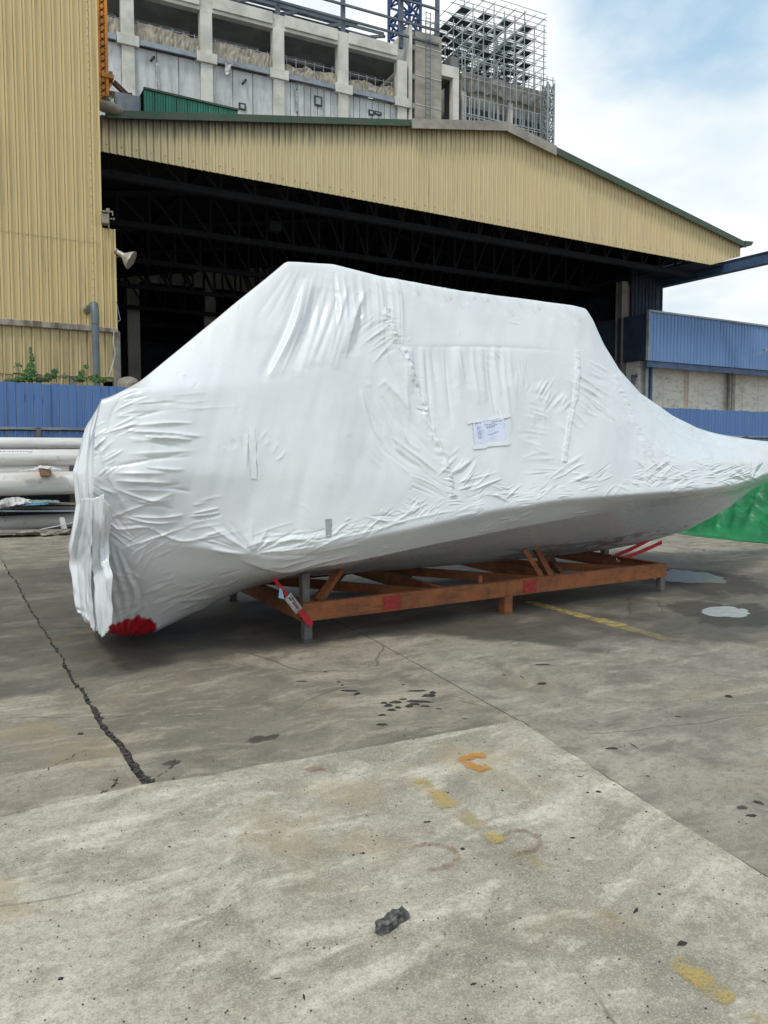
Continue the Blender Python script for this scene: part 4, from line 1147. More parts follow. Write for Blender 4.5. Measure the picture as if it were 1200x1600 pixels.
brace((X0 + .20, Y0 + .09, ZT - .02), (X0 + .62, Y0 + .42, .56)); brace((5.18, Y0 + .07, ZT - .02), (5.02, Y0 + .16, .58), .06)
brace((5.3, Y0 + .07, ZT - .03), (5.52, Y0 + .55, .50), .06)
MB().bar((4.35, Y0 + .02, ZT + .001), (4.35, Y0 + .02, ZT + .07), .04).build('stub_plate', M['rust'], cradle)
# red spray marks on the near beam
def spray(x0, x1):
    y = Y0 - .0325
    mesh('red_spray_mark', [(x0, y, ZB + .012), (x1, y, ZB + .012), (x1 + .005, y, ZT - .012), (x0 + .008, y, ZT - .012)], [(0, 1, 2, 3)], M['red_spray'], cradle)
def spray_mat():
    t = NT('faded_red_spray')
    at = t.n.new('ShaderNodeTexCoord'); x, y, z = t.sep(at.outputs['Generated'])
    e = t.math('MULTIPLY', t.math('MULTIPLY', t.mapr(x, 0, .22), t.mapr(x, 1, .78)), t.mapr(t.noise(25, 5, .7), .3, .6, .55, 1.0))
    t.set(Base_Color=(0.33, 0.028, 0.026), Roughness=.7, Alpha=e); return t.m
M['red_spray'] = spray_mat()
spray(3.24, 3.46); spray(4.83, 5.03)

# ------------------------------------------------------------------ lashing straps
def strap(name, pts, w=.045, t=.004, parent=None, mat='strap_red', up=(0, 0, 1)):
    P_ = [Vector(p) for p in pts]; v = []; f = []
    # side vector: across the strap, in the plane facing the viewer side
    for i, p in enumerate(P_):
        d = (P_[min(i + 1, len(P_) - 1)] - P_[max(i - 1, 0)]).normalized()
        n = Vector((0.15, -1, .1)); s = d.cross(n).normalized() * (w / 2); k = s.cross(d).normalized() * t
        v += [p - s, p + s, p + s + k, p - s + k]
        if i:
            a = 4 * (i - 1); b = 4 * i
            for q in range(4): f.append((a + q, a + (q + 1) % 4, b + (q + 1) % 4, b + q))
    f += [(3, 2, 1, 0), tuple(4 * (len(P_) - 1) + q for q in range(4))]
    return mesh(name, v, f, M[mat], parent)
sa = on_Y(427, 903, 5.62); sb = on_Y(484, 977, 5.63)
rs = empty('ratchet_strap', sb, 'red ratchet strap with steel buckle at the left corner of the rusty cradle', 'strap')
mid = lambda t: sa.lerp(sb, t)
strap('webbing', [mid(t) + Vector((0, .004 * math.sin(t * 9), 0)) for t in (0, .15, .3, .42)], .030, parent=rs)
strap('webbing', [mid(t) + Vector((.004, -.006, -.004)) for t in (.5, .7, .85, 1.0)], .036, parent=rs)
strap('webbing', [mid(t) + Vector((.030, .012, 0.004)) for t in (.42, .7, 1.0)], .020, parent=rs)
bk = MB()
dirv = (sb - sa).normalized(); sv = dirv.cross(Vector((.15, -1, .1))).normalized()
for s_ in (-.022, .022):
    bk.bar(mid(.36) + sv * s_ + Vector((0, -.014, 0)), mid(.68) + sv * s_ + Vector((0, -.014, 0)), .006, .032)
for t in (.38, .48, .64):
    bk.tube([mid(t) - sv * .034 + Vector((0, -.016, 0)), mid(t) + sv * .034 + Vector((0, -.016, 0))], .009, 8)
bk.build('ratchet_buckle', M['buckle'], rs)
bar_ = MB(); bar_.bar(mid(.44) - sv * .028 + Vector((0, -.03, 0)), mid(.66) - sv * .02 + Vector((0, -.055, 0)), .02, .008)
bar_.build('ratchet_handle', M['buckle'], rs)
tg = [on_Y(*q, 5.60) for q in ((437, 918), (441, 922), (444, 936), (435, 934))]
mesh('blue_tag', [p for p in tg] + [p + Vector((0.002, .004, 0)) for p in tg], [(0, 1, 2, 3), (7, 6, 5, 4), (0, 4, 5, 1), (1, 5, 6, 2), (2, 6, 7, 3), (3, 7, 4, 0)], M['tag_blue'], rs)
for pa_, pb_, lab in (((961, 868, 6.45), (1016, 842, 6.52), 'upper red lashing strap running from the cradle end up to the bow'),
                      ((968, 874, 6.30), (1034, 847, 6.36), 'lower red lashing strap running from the cradle end up to the bow')):
    A_ = on_Y(*pa_); B_ = on_Y(*pb_)
    e_ = empty('lashing_strap', A_, lab, 'strap', 'red lashing straps at the bow end')
    strap('webbing', [A_.lerp(B_, t) + Vector((0, 0, -.012 * math.sin(math.pi * t))) for t in (0, .25, .5, .75, 1)], .045, parent=e_)
    hk = MB(); hk.tube([A_ + Vector((0, 0, -.01)), A_ + Vector((-.03, 0, -.03)), A_ + Vector((-.05, 0, -.01)), A_ + Vector((-.045, 0, .02))], .008, 6); hk.build('hook', M['buckle'], e_)

# ------------------------------------------------------------------ green tarpaulin heap beyond the bow
def heap():
    xs = np.linspace(11.3, 17.5, 240); ys = np.linspace(4.2, 9.9, 220)
    XX, YY = np.meshgrid(xs, ys, indexing='ij')
    edge = XX - (11.95 + .30 * np.sin(YY * 1.3) * .3 + .18 * (9.6 - YY) * -.1)
    back = 9.75 - YY + .12 * np.sin(XX * 2)
    h = 1.18 * sm(edge / 1.5) ** .8 * sm(back / 1.0)
    h = h + .10 * fbm(XX * 1.2, YY * 1.0, 71) * sm(edge / .6)
    rid = 1 - np.abs(fbm(XX * 1.0 + .5 * fbm(XX * .7, YY * .7, 74), YY * 1.6, 72, 3)) * 2
    h = h + .12 * rid * sm(edge / .4) * sm((3.2 - edge)) * sm(back / .4)
    fold = 1 - 2 * np.abs(fbm(XX * 2.6 + .7 * fbm(XX, YY, 81), YY * .55, 82, 2)); f2_ = 1 - 2 * np.abs(fbm(XX * 7 + 1.2 * fbm(XX * 1.5, YY * 1.5, 85), YY * 1.5, 86, 2)); h = h + (.22 * np.clip(fold, -.2, 1) ** 2 * np.sign(fold) + .15 * np.clip(f2_, -.2, 1) ** 2 * np.sign(f2_)) * sm(edge / .25) * sm((2.6 - edge)) * sm(back / .5)
    crinkle = .09 * fbm(XX * 7, YY * 2.2, 77)
    h = np.maximum(h + crinkle * sm(edge / .2) * sm(back / .2), .005 + .012 * (fbm(XX * 4, YY * 4, 75) + 1) * sm(edge * 2 + .6))
    mask = (edge > -.10 + .10 * fbm(XX * 2, YY * 2.2, 73)) & (back > .0)
    n1_, n2_ = XX.shape; idx = np.arange(n1_ * n2_).reshape(n1_, n2_)
    fm = mask[:-1, :-1] & mask[1:, :-1] & mask[1:, 1:] & mask[:-1, 1:]
    F_ = np.stack([idx[:-1, :-1], idx[1:, :-1], idx[1:, 1:], idx[:-1, 1:]], -1)[fm]
    used = np.unique(F_); rm = -np.ones(n1_ * n2_, int); rm[used] = np.arange(len(used))
    V_ = np.stack([XX, YY, h], -1).reshape(-1, 3)[used]
    o = np_mesh('tarpaulin_heap', V_, rm[F_], M['tarp'], None)
    m_ = o.modifiers.new('thickness', 'SOLIDIFY'); m_.thickness = .004
    tag(o, 'low heap covered by crumpled bright green tarpaulin beyond the bow', 'tarpaulin')
heap()

# ------------------------------------------------------------------ pipes stacked in front of the left fence
def pipe(px, ytop, ybot, Y, x0, x1, label, wall=.03, collar=None, group='white pipes stacked by the left fence'):
    a = on_Y(px, ytop, Y); 
    # centre and radius from top and bottom tangents
    b = on_Y(px, ybot, Y); r = (a.z - b.z) / 2 * .985; z = (a.z + b.z) / 2
    t = empty('white_pipe', (x0, Y, z - r), label, 'pipe', group)
    n = 40; V_ = []; F_ = []
    xs_ = [x0, x1]; 
    for rr_, xx in ((r, x0), (r, x1), (r - wall, x1), (r - wall, x0)):
        for k in range(n): V_.append((xx, Y + rr_ * math.cos(2 * math.pi * k / n), z + rr_ * math.sin(2 * math.pi * k / n)))
    for q in range(4):
        for k in range(n): F_.append((q * n + k, q * n + (k + 1) % n, ((q + 1) % 4) * n + (k + 1) % n, ((q + 1) % 4) * n + k))
    o = mesh('pipe_wall', V_, F_, M['pipe'], t); smooth_by_angle(o, 30)
    if collar:
        m = MB()
        for k in range(n):
            pass
        m.tube([(collar, Y, z), (collar + .02, Y, z)], r + .004, 40, cap=False)
        smooth_by_angle(m.build('weld_band', M['pipe'], t), 30)
    return t, z, r
p1, z1, r1 = pipe(60, 683.5, 702, 16.45, -6.0, 3.6, 'topmost white pipe of the stack by the left blue fence')
p2, z2, r2 = pipe(60, 702, 728, 16.02, -6.0, 3.2, 'second white pipe from the top, faint grey print along it', collar=1.55)
p3, z3, r3 = pipe(60, 737, 774, 15.9, -6.0, 3.4, 'thickest white pipe, under the brown timber block')
p4, z4, r4 = pipe(60, 804, 827, 16.0, -6.0, 3.3, 'lowest white pipe lying just above the ground')
p5, z5, r5 = pipe(60, 727, 752, 16.62, -6.0, 3.5, 'white pipe hidden mostly behind the thickest pipe')
pr = MB()
rr = random.Random(9); xx = .62
while xx < 1.42:
    L_ = rr.uniform(.015, .05); ang_ = math.radians(118)
    for dz in (0,):
        y_ = 16.02 + (r2 + .002) * math.cos(math.radians(-133)); zz = z2 - (r2 + .002) * math.sin(math.radians(-133))
        pr.add([(xx, y_, zz), (xx + L_, y_, zz), (xx + L_, y_ + .010, zz + .012), (xx, y_ + .010, zz + .012)], [(0, 1, 2, 3)])
    xx += L_ + .018
M['pipe_print'] = simple('faded_grey_print', (0.22, 0.20, 0.19), None, 30, .8)
pr.build('printed_line', M['pipe_print'], p2, kind='stuff')
# timber block on the thick pipe
tb = on_Y(70, 730, 15.75)
blk = MB().bevel_box(tb.x - .09, tb.x + .09, 15.55, 15.98, z3 + r3 - .075, z3 + r3 + .08, .012).build('timber_block', M['timber'])
tag(blk, 'small square brown timber block wedged between the white pipes', 'timber')
def sagging_sheet(name, pts_top, pts_bot, Y, mat, label, cat, dy=.05, seed=1, n=40, m=6):
    V_ = []; F_ = []
    a = np.array(pts_top, float); b = np.array(pts_bot, float)
    for j in range(m + 1):
        for i in range(n + 1):
            u = i / n; w = j / m
            tx = np.interp(u, np.linspace(0, 1, len(a)), a[:, 0]); ty = np.interp(u, np.linspace(0, 1, len(a)), a[:, 1])
            bx = np.interp(u, np.linspace(0, 1, len(b)), b[:, 0]); by = np.interp(u, np.linspace(0, 1, len(b)), b[:, 1])
            off = dy * float(fbm(np.array(u * 9.), np.array(w * 2.), seed, 3))
            p = on_Y(tx * (1 - w) + bx * w, ty * (1 - w) + by * w + .8 * float(fbm(np.array(u * 16.), np.array(w * 3.), seed + 3)), Y + off - .10 * w)
            V_.append(p)
    for j in range(m):
        for i in range(n):
            k = j * (n + 1) + i; F_.append((k, k + n + 1, k + n + 2, k + 1))
    o = mesh(name, V_, F_, mat, None, smooth=True)
    sdm = o.modifiers.new('thickness', 'SOLIDIFY'); sdm.thickness = .004
    tag(o, label, cat); return o
sagging_sheet('plastic_sheet', [(28, 735), (48, 733), (62, 727), (78, 728), (96, 732)], [(30, 737), (48, 736), (62, 731), (78, 733), (97, 735)], 15.65, M['sheet_white'], 'white plastic strip draped round the brown timber block on the pipes', 'plastic sheet', seed=3)
sagging_sheet('crumpled_sheet', [(-10, 786), (10, 778), (28, 776), (48, 781)], [(-10, 797), (10, 793), (28, 789), (50, 785)], 15.55, M['sheet_white'], 'crumpled pale sheet lying on the planks under the thickest pipe', 'plastic sheet', dy=.12, seed=5)
sagging_sheet('green_strip', [(25, 783), (50, 781), (75, 781), (92, 782)], [(25, 789), (50, 786), (75, 785), (94, 785)], 15.60, M['sheet_green'], 'faded green strip of sheeting on the planks below the pipes', 'plastic sheet', dy=.06, seed=6)
sagging_sheet('blue_strip', [(32, 788), (60, 785), (75, 786)], [(32, 791), (60, 789), (76, 788)], 15.50, M['sheet_blue'], 'thin blue strip of sheeting on the planks below the pipes', 'plastic sheet', dy=.06, seed=7)
def plank(px0, py0, px1, py1, th, Y, label, mat='grey_timber', dep=.30, group='long boards lying between the pipes'):
    a = on_Y(px0, py0, Y); b = on_Y(px1, py1, Y); sc_ = (Y * 1.0) / FPX
    m = MB(); m.bar(a, b, dep, th * .0125)
    tag(m.build('plank', M[mat]), label, 'plank', group)
plank(-160, 782, 128, 787, 2.6, 15.75, 'upper weathered board just under the thickest pipe')
plank(-160, 793, 128, 792, 3.6, 15.8, 'middle weathered board with sheeting on top of it')
plank(-160, 798, 126, 797.5, 2.4, 15.65, 'lowest weathered board right above the lowest pipe', 'steel_grey')
plank(-160, 834, 132, 829, 3.0, 15.2, 'rough board lying on the ground in front of the lowest pipe', 'grey_timber', .45)
# supports under the stack
for i, px_ in enumerate((-60, 118)):
    c = on_Y(px_, 800, 16.1)
    lab = ('dark timber bearer under the pipes near the picture edge', 'dark timber bearer under the pipe ends next to the boat stern')[i]
    b_ = MB().bevel_box(c.x - .08, c.x + .08, 15.72, 16.75, 0.002, z4 - r4 - .002, .01); b_.box(c.x - .06, c.x + .06, 16.3, 16.42, z4 - r4 + .001, z1 - r1)
    tag(b_.build('timber_bearer', M['grey_timber']), lab, 'timber', 'bearers under the pipes')
MB_ = MB(); a = on_Y(96, 809, 15.55); b = on_Y(101, 829, 15.45)
MB_.bar(a, b, .09, .05)
tag(MB_.build('leaning_stake', M['sheet_white']), 'short pale stake leaning against the lowest white pipe', 'stake')
cord = MB(); pts = [on_Y(x_, y_, 15.45) for x_, y_ in ((3, 797), (4, 808), (8, 815), (11, 806), (7, 799))]
cord.tube(pts, .006, 5); tag(cord.build('wire_loop', M['black']), 'thin dark wire loop hanging over the lowest pipe', 'wire')
cord = MB(); pts = [on_Y(x_, y_, 15.3) for x_, y_ in ((40, 833), (70, 826), (95, 821), (112, 817), (124, 818))]
cord.tube(pts, .012, 6); tag(cord.build('thin_rod', M['sheet_white']), 'thin pale rod lying along the lowest white pipe', 'rod')
cl = sagging_sheet('loose_sheet', [(30, 830), (60, 827), (90, 830), (124, 824)], [(20, 836), (60, 836), (90, 837), (124, 835)], 15.0, M['rubble'], 'dusty brown sacking spread on the ground before the pipes', 'sacking', dy=.2, seed=12)

# ------------------------------------------------------------------ blue sheet fence
FY = 17.2
fence = empty('blue_sheet_fence', (0, FY, 0), 'long blue corrugated sheet fence behind the pipes and beyond the bow', 'fence')
zt = on_Y(85, 600, FY).z; zr = on_Y(85, 668, FY).z
def pan(x0, w, z0, z1, y, lean=0.0, n=1):
    """pressed sheet strips with a raised rib at one side"""
    m = MB()
    for k in range(n):
        x = x0 + k * w
        pr_ = [(0, 0), (.66, 0), (.74, -.024), (.88, -.024), (.96, 0), (1.0, 0)]
        v = [(x + a * w, y + d, z) for z in (z0, z1) for a, d in pr_]
        c = len(pr_)
        m.add(v, [(i, i + 1, c + i + 1, c + i) for i in range(c - 1)])
    return m
fr = random.Random(21)
Wp = .165
def fence_row(z0, z1, name):
    x = -3.2
    while x < 28.5:
        if 4.0 < x < 18.4:
            n = int((18.6 - x) / Wp) + 1; pan(x, Wp, z0, z1, FY, n=n).build(name, M['blue_fence'], fence, kind='stuff'); x += n * Wp; continue
        dz = fr.uniform(-.012, .012); dy_ = fr.uniform(-.006, .006)
        pan(x + .002, Wp - .004, z0, z1 + dz, FY + dy_).build(name, M['blue_fence'], fence); x += Wp
fence_row(zr, zt, 'sheet_strip')
fence_row(.06, zr - .05, 'sheet_strip')
MB().box(-3.2, 28.5, FY - .045, FY - .010, zr - .045, zr - .005).build('rail', M['steel_grey'], fence)
MB().box(-3.2, 28.5, FY - .03, FY - .006, zr - .075, zr - .05).build('rail', M['dark_steel'], fence)
for px_ in (-80, 60, 1163):
    p = on_Y(px_, 690, FY); MB().box(p.x - .045, p.x + .045, FY - .13, FY - .047, 0, zr - .002).build('fence_post', M['leg_grey'], fence)
for k in range(1, 5):
    MB().box(3.0 + k * 3.4, 3.09 + k * 3.4, FY + .06, FY + .14, 0, zt - .1).build('fence_post', M['leg_grey'], fence)

# ------------------------------------------------------------------ creepers on the fence
def creeper(name, spots, label, Y, mat='leaf', seed=1):
    r = random.Random(seed); c0 = on_Y(*spots[0][:2], Y)
    t = empty(name, (c0.x, Y, 0.0), label, 'plant', 'creepers growing behind the blue fence')
    L = MB(); S = MB()
    for (px_, py_, rx, ry, n) in spots:
        c = on_Y(px_, py_, Y)
        kx = FPX / (Y / 1.08); 
        S.tube([(c.x + r.uniform(-.05, .05), Y + .05, 2.5), (c.x + r.uniform(-.05, .05), Y + .03, (2.5 + c.z) / 2), (c.x, Y, c.z + ry / 90)], [.012, .009, .003], 5)
        for _ in range(int(n * 1.7)):
            a = r.uniform(0, 2 * math.pi); q = r.random() ** .6
            x_ = c.x + q * rx / 82 * math.cos(a); z_ = c.z + q * ry / 84 * math.sin(a); y_ = Y + r.uniform(-.12, .12)
            s = r.uniform(.014, .034); nrm = Vector((r.uniform(-.7, .7), -1, r.uniform(-.2, 1.1))).normalized()
            u = nrm.cross(Vector((r.uniform(-1, 1), r.uniform(-1, 1), r.uniform(-1, 1)))).normalized(); w = nrm.cross(u)
            p = Vector((x_, y_, z_))
            L.add([p - u * s, p - u * s * .3 + w * s * .6, p + u * s * .5 + w * s * .45, p + u * s * 1.2, p + u * s * .5 - w * s * .45, p - u * s * .3 - w * s * .6], [(0, 1, 2, 3), (0, 3, 4, 5)])
    L.build('foliage', M[mat], t); S.build('stem', M['stem'], t)
creeper('creeper', [(48, 573, 6, 9, 90), (46, 584, 12, 9, 150), (50, 560, 4, 6, 30), (48, 548, 2, 7, 16), (38, 592, 16, 5, 130), (28, 571, 7, 4, 14)], 'tall green creeper climbing the yellow wall above the fence at left', 17.4, seed=1)
creeper('creeper', [(86, 580, 5, 4, 30), (80, 587, 9, 6, 70), (65, 593, 16, 4, 110), (20, 595, 14, 3, 60), (100, 588, 6, 4, 16)], 'low dark creeper spreading along the fence top in the middle', 17.42, 'leaf_dark', seed=2)
creeper('creeper', [(125, 592, 10, 5, 120), (128, 583, 6, 5, 40), (134, 573, 5, 3, 18), (155, 594, 14, 4, 130), (150, 588, 7, 4, 40)], 'green creeper round the foot of the grey downpipe', 17.38, seed=3)
# added dark backing that puts shade into the gaps of the pipe stack
sp = empty('pipe_gap_shade', (0, 16.95, 0), 'added dark backing for the shade between the white pipes and the fence', 'shade backing')
for k, (a_, b_, h_) in enumerate(((-6.0, -1.2, 1.50), (-1.15, 3.2, 1.46))):
    MB().bevel_box(a_, b_, 16.92 + .02 * k, 16.97 + .02 * k, .02, h_, .006).build('shade_panel', M['dark_steel'], sp)
# ------------------------------------------------------------------ tall yellow clad building at the left
WY = 26.0
xc = on_Y(155.5, 200, WY).x; xc2 = on_Y(182, 480, WY).x
tall = empty('tall_yellow_building', (-2, WY, 0), 'tall windowless building clad in yellow corrugated sheets at the left edge', 'building')
def clad_strip(x0, w, z0, z1l, z1r, y, depth=.06, z0r=None):
    pr_ = [(0, .06), (.06, .06), (.065, 0), (.12, -.002), (.17, -depth), (.27, -depth), (.32, 0), (.60, 0), (.63, -depth * .25), (.68, -depth * .25), (.71, 0), (1.0, 0), (1.0, .06)]
    c = len(pr_); z0r = z0 if z0r is None else z0r
    v = [(x0 + a * w, y + d, z0 + (z0r - z0) * a) for a, d in pr_] + [(x0 + a * w, y + d, z1l + (z1r - z1l) * a) for a, d in pr_]
    return v, [(i, i + 1, c + i + 1, c + i) for i in range(c - 1)]
zA = on_Y(80, 371, WY).z; zL = on_Y(80, 511, WY).z; zL2 = on_Y(80, 586, WY).z
def clad_row(x0, x1, w, z0, z1, y, mat, parent, wavy=0.0, name='cladding_sheet'):
    n = int(round((x1 - x0) / w)); w = (x1 - x0) / n
    for k in range(n):
        j = random.uniform(-1, 1) * wavy
        v, f = clad_strip(x0 + k * w, w, z0 + j * 2, z1, z1, y + j * .3)
        mesh(name, v, f, mat, parent)
WP = .27
clad_row(-3.6, xc, WP, zA, 22.0, WY, M['yellow'], tall)
clad_row(-3.6, xc, WP, zL + .1, zA + .06, WY + .012, M['yellow'], tall)
clad_row(xc + .003, xc2, WP * .9, zL + .1, on_Y(168, 357, WY).z, WY + .02, M['yellow'], tall)
clad_row(-3.6, xc2 - .12, WP, zL2, zL - .02, WY + .05, M['yellow_low'], tall, wavy=.012)
clad_row(-3.6, on_Y(108, 590, WY).x, WP, 1.0, zL2 - .02, WY + .10, M['yellow_low'], tall)
# solid body behind the sheets
MB().box(-3.6, xc - .03, WY + .19, WY + 16, 0, 22).build('building_core', M['yellow_low'], tall)
MB().box(xc - .03, xc2 - .03, WY + .14, WY + .5, zL2 - .1, on_Y(168, 358, WY).z).build('building_core', M['yellow_low'], tall)
# corner flashings and ledge
MB().box(xc - .05, xc + .0025, WY - .045, WY + .11, zL + .1, 22).build('corner_flashing', M['yellow'], tall)
MB().box(xc2 - .035, xc2 + .012, WY - .035, WY + .3, zL + .1, on_Y(168, 357, WY).z).build('corner_flashing', M['yellow'], tall)
lg = MB(); r = random.Random(3)
xl = on_Y(143, 515, WY).x
lg.bevel_box(-3.6, xl, WY - .11, WY + .04, zL - .05, zL + .14, .015)
lg.build('cement_ledge', M['ledge'], tall)
MB().bevel_box(on_Y(154, 515, WY).x, xc2 + .02, WY - .10, WY + .04, zL - .04, zL + .10, .015).build('cement_ledge', M['ledge'], tall)
pb = on_Y(181, 560, WY)
MB().bevel_box(xc2 - .12, xc2 + .10, WY + .0, WY + .30, 0, zL + .02, .012).build('corner_post', M['post'], tall)
px_ = on_Y(114, 590, WY).x; MB().box(px_ - .09, px_ + .09, WY + .08, WY + .3, 0, zL2 + .1).build('corner_post', M['post'], tall)
bolts = MB()
for k in range(60):
    z = 5.7 + k * .26; xb = xc - .30
    bolts.box(xb - .012, xb + .012, WY - .05, WY - .03, z - .012, z + .012)
bolts.build('fixing_screw', M['box_metal'], tall, kind='stuff')
# downpipe
dp = on_Y(148, 474, 24.6); dpb = on_Y(149, 600, 24.6)
down = empty('downpipe', (dp.x, 24.6, 1.0), 'thick grey downpipe standing before the yellow wall near its corner', 'pipe')
m = MB(); m.tube([(dp.x, 24.6, .5), (dp.x, 24.6, dp.z - .35), (dp.x, 24.6, dp.z - .3)], .105, 20); smooth_by_angle(m.build('pipe_shaft', M['pipe_upvc'], down), 40)
m = MB(); m.tube([(dp.x, 24.6, dp.z - .62), (dp.x, 24.6, dp.z - .26), (dp.x, 24.72, dp.z - .03), (dp.x, 25.0, dp.z), (dp.x, 26.0, dp.z)], .118, 20); smooth_by_angle(m.build('pipe_elbow', M['pipe_upvc'], down), 40)
# torn trim hanging at the corner
tw = MB(); tw.tube([on_Y(x_, y_, 25.85) for x_, y_ in ((178, 518), (177, 535), (180, 552), (176, 570), (170, 588))], .02, 5)
tag(tw.build('torn_trim', M['sheet_white']), 'thin torn strip of trim hanging down by the yellow wall corner', 'trim')
br = MB(); br.tube([on_Y(x_, y_, 25.9) for x_, y_ in ((182, 472), (188, 500), (183, 503))], .012, 5)
tag(br.build('wire_bracket', M['steel_grey']), 'thin bent wire bracket at the yellow wall edge beside the dark opening', 'bracket')
# fitting above the low part of the wall
bx = on_Y(166, 343, 25.9)
fit = empty('wall_fitting', (xc, 25.9, bx.z - .4), 'grimy box fitting with bars at the yellow wall corner under the fascia', 'fitting')
a = on_Y(158, 335, 25.9); b = on_Y(169, 351, 25.9)
MB().bevel_box(a.x, b.x, 25.75, 26.1, b.z, a.z, .01).build('box_body', M['box_metal'], fit)
m = MB(); m.bar(on_Y(158, 330, 25.9), on_Y(176, 331, 25.9), .05); m.bar(on_Y(169, 328, 25.88), on_Y(170, 356, 25.88), .04); m.bar(on_Y(176, 331, 25.9), on_Y(176, 337, 25.9), .035)
m.bar(on_Y(168, 326, 25.9), on_Y(169, 332, 25.9), .10); m.build('bar_frame', M['box_metal'], fit)
m = MB(); m.tube([on_Y(170, 342, 25.9), on_Y(176, 342, 25.9)], .02, 6); m.tube([on_Y(177, 340, 25.9), on_Y(179, 342, 25.9), on_Y(178, 344, 25.9), on_Y(176.5, 342, 25.9)], .018, 6); m.build('eye_bolt', M['box_metal'], fit)
# floodlight: bell-shaped reflector on a yoke
lc = on_Y(184, 398, 25.6); le = on_Y(202, 399, 25.0)
fl = empty('floodlight', lc, 'bell shaped aluminium floodlight on the yellow wall corner', 'floodlight')
ax = (on_Y(202, 410, 25.2) - on_Y(188, 396, 25.6)).normalized()
ax = Vector((.80, -.35, -.50)).normalized()
s0 = on_Y(187, 396, 25.7)
prof = [(-.10, .07), (.02, .085), (.10, .085), (.14, .10), (.24, .19), (.34, .27), (.42, .315), (.44, .32), (.42, .29)]
m = MB(); m.tube([s0 + ax * d for d, _ in prof], [r_ for _, r_ in prof], 28, cap=True); smooth_by_angle(m.build('reflector', M['lamp'], fl), 45)
m = MB(); m.tube([s0 - ax * .10, s0 - ax * .16], .09, 16); m.tube([s0, (xc2, 25.95, s0.z + .06)], .035, 8); m.bar(s0 + ax * .05 + Vector((0, .12, 0)), (xc2 + .0, 25.95, s0.z - .10), .05, .015); m.build('yoke', M['box_metal'], fl)

# ------------------------------------------------------------------ hangar
HY = 28.0
zb = on_Y(160, 237, HY).z
xl0 = 3.9; xr0 = on_Y(1156, 390, HY).x
apex = on_Y(786, 197, HY); el = on_Y(160, 179, HY); er = on_Y(1156, 381, HY)
hangar = empty('hangar', (20, HY, 0), 'huge dark open hangar with a wide cream corrugated gable fascia', 'hangar')
def roofz(x):
    if x <= apex.x: return el.z + (apex.z - el.z) * (x - el.x) / (apex.x - el.x)
    return apex.z + (er.z - apex.z) * (x - apex.x) / (er.x - apex.x)
xbr = on_Y(1111, 410, HY).x
def botz(x):
    if x <= xbr: return zb
    return zb + (on_Y(1157, 401, HY).z - zb) * (x - xbr) / (xr0 - xbr)
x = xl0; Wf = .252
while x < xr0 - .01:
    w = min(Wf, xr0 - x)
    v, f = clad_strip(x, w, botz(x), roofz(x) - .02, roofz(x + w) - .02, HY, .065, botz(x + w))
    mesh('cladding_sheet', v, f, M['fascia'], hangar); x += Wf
fs = MB(); x = xl0 + .16
while x < xbr:
    fs.box(x - .02, x + .02, HY - .085, HY - .064, zb + .22, zb + .26); x += Wf * 2
fs.build('fixing_screw', M['box_metal'], hangar, kind='stuff')
# eave trims along the gable, standing proud and overhanging
def trim(xa, xb_, name, mat, h=.30, out=.34, zoff=0.0):
    a = Vector((xa, HY - out / 2 + .06, roofz(xa) + .02 + zoff)); b = Vector((xb_, HY - out / 2 + .06, roofz(xb_) + .02 + zoff))
    m = MB()
    v = []
    for p in (a, b):
        v += [p + Vector((0, -out / 2, -h * .75)), p + Vector((0, -out / 2, h * .12)), p + Vector((0, out / 2, h * .22)), p + Vector((0, out / 2, -h * .05)), p + Vector((0, -out / 2 + .05, -h * .18)), p + Vector((0, -out / 2 + .05, -h * .75))]
    m.add(v, [(i, (i + 1) % 6, 6 + (i + 1) % 6, 6 + i) for i in range(6)] + [(5, 4, 3, 2, 1, 0), (6, 7, 8, 9, 10, 11)])
    return m.build(name, mat, hangar)
seg = [(el.x + .1, on_Y(290, 180, HY).x), (on_Y(290, 180, HY).x + .01, on_Y(450, 182, HY).x), (on_Y(450, 182, HY).x + .01, on_Y(637, 187, HY).x)]
for a, b in seg: trim(a, b, 'eave_trim', M['green_trim'])
xg = on_Y(637, 187, HY).x; xh = on_Y(720, 190, HY).x
trim(xg + .01, xh, 'eave_trim', M['grey_trim'], h=.46, out=.42); trim(xh + .01, apex.x, 'eave_trim', M['grey_trim'], h=.46, out=.42)
xk = on_Y(862, 230, HY).x
trim(apex.x + .01, xk, 'eave_trim', M['grey_trim'], h=.50, out=.42)
for a, b in ((xk, 30.5), (30.5, 34.5), (34.5, 38.0), (38.0, xr0 + .1)): trim(a + .01, b, 'eave_trim', M['green_trim'], h=.36, out=.38)
er2 = MB(); er2.add([(xr0, HY - .35, er.z + .10), (xr0 + .75, HY - .35, er.z + .14), (xr0 + .55, HY - .35, er.z - .10), (xr0, HY - .35, er.z - .16),
                     (xr0, HY + 30, er.z + .10), (xr0 + .75, HY + 30, er.z + .14), (xr0 + .55, HY + 30, er.z - .10), (xr0, HY + 30, er.z - .16)],
                    [(0, 1, 2, 3), (7, 6, 5, 4), (0, 4, 5, 1), (1, 5, 6, 2), (2, 6, 7, 3)]); er2.build('side_gutter', M['green_trim'], hangar)
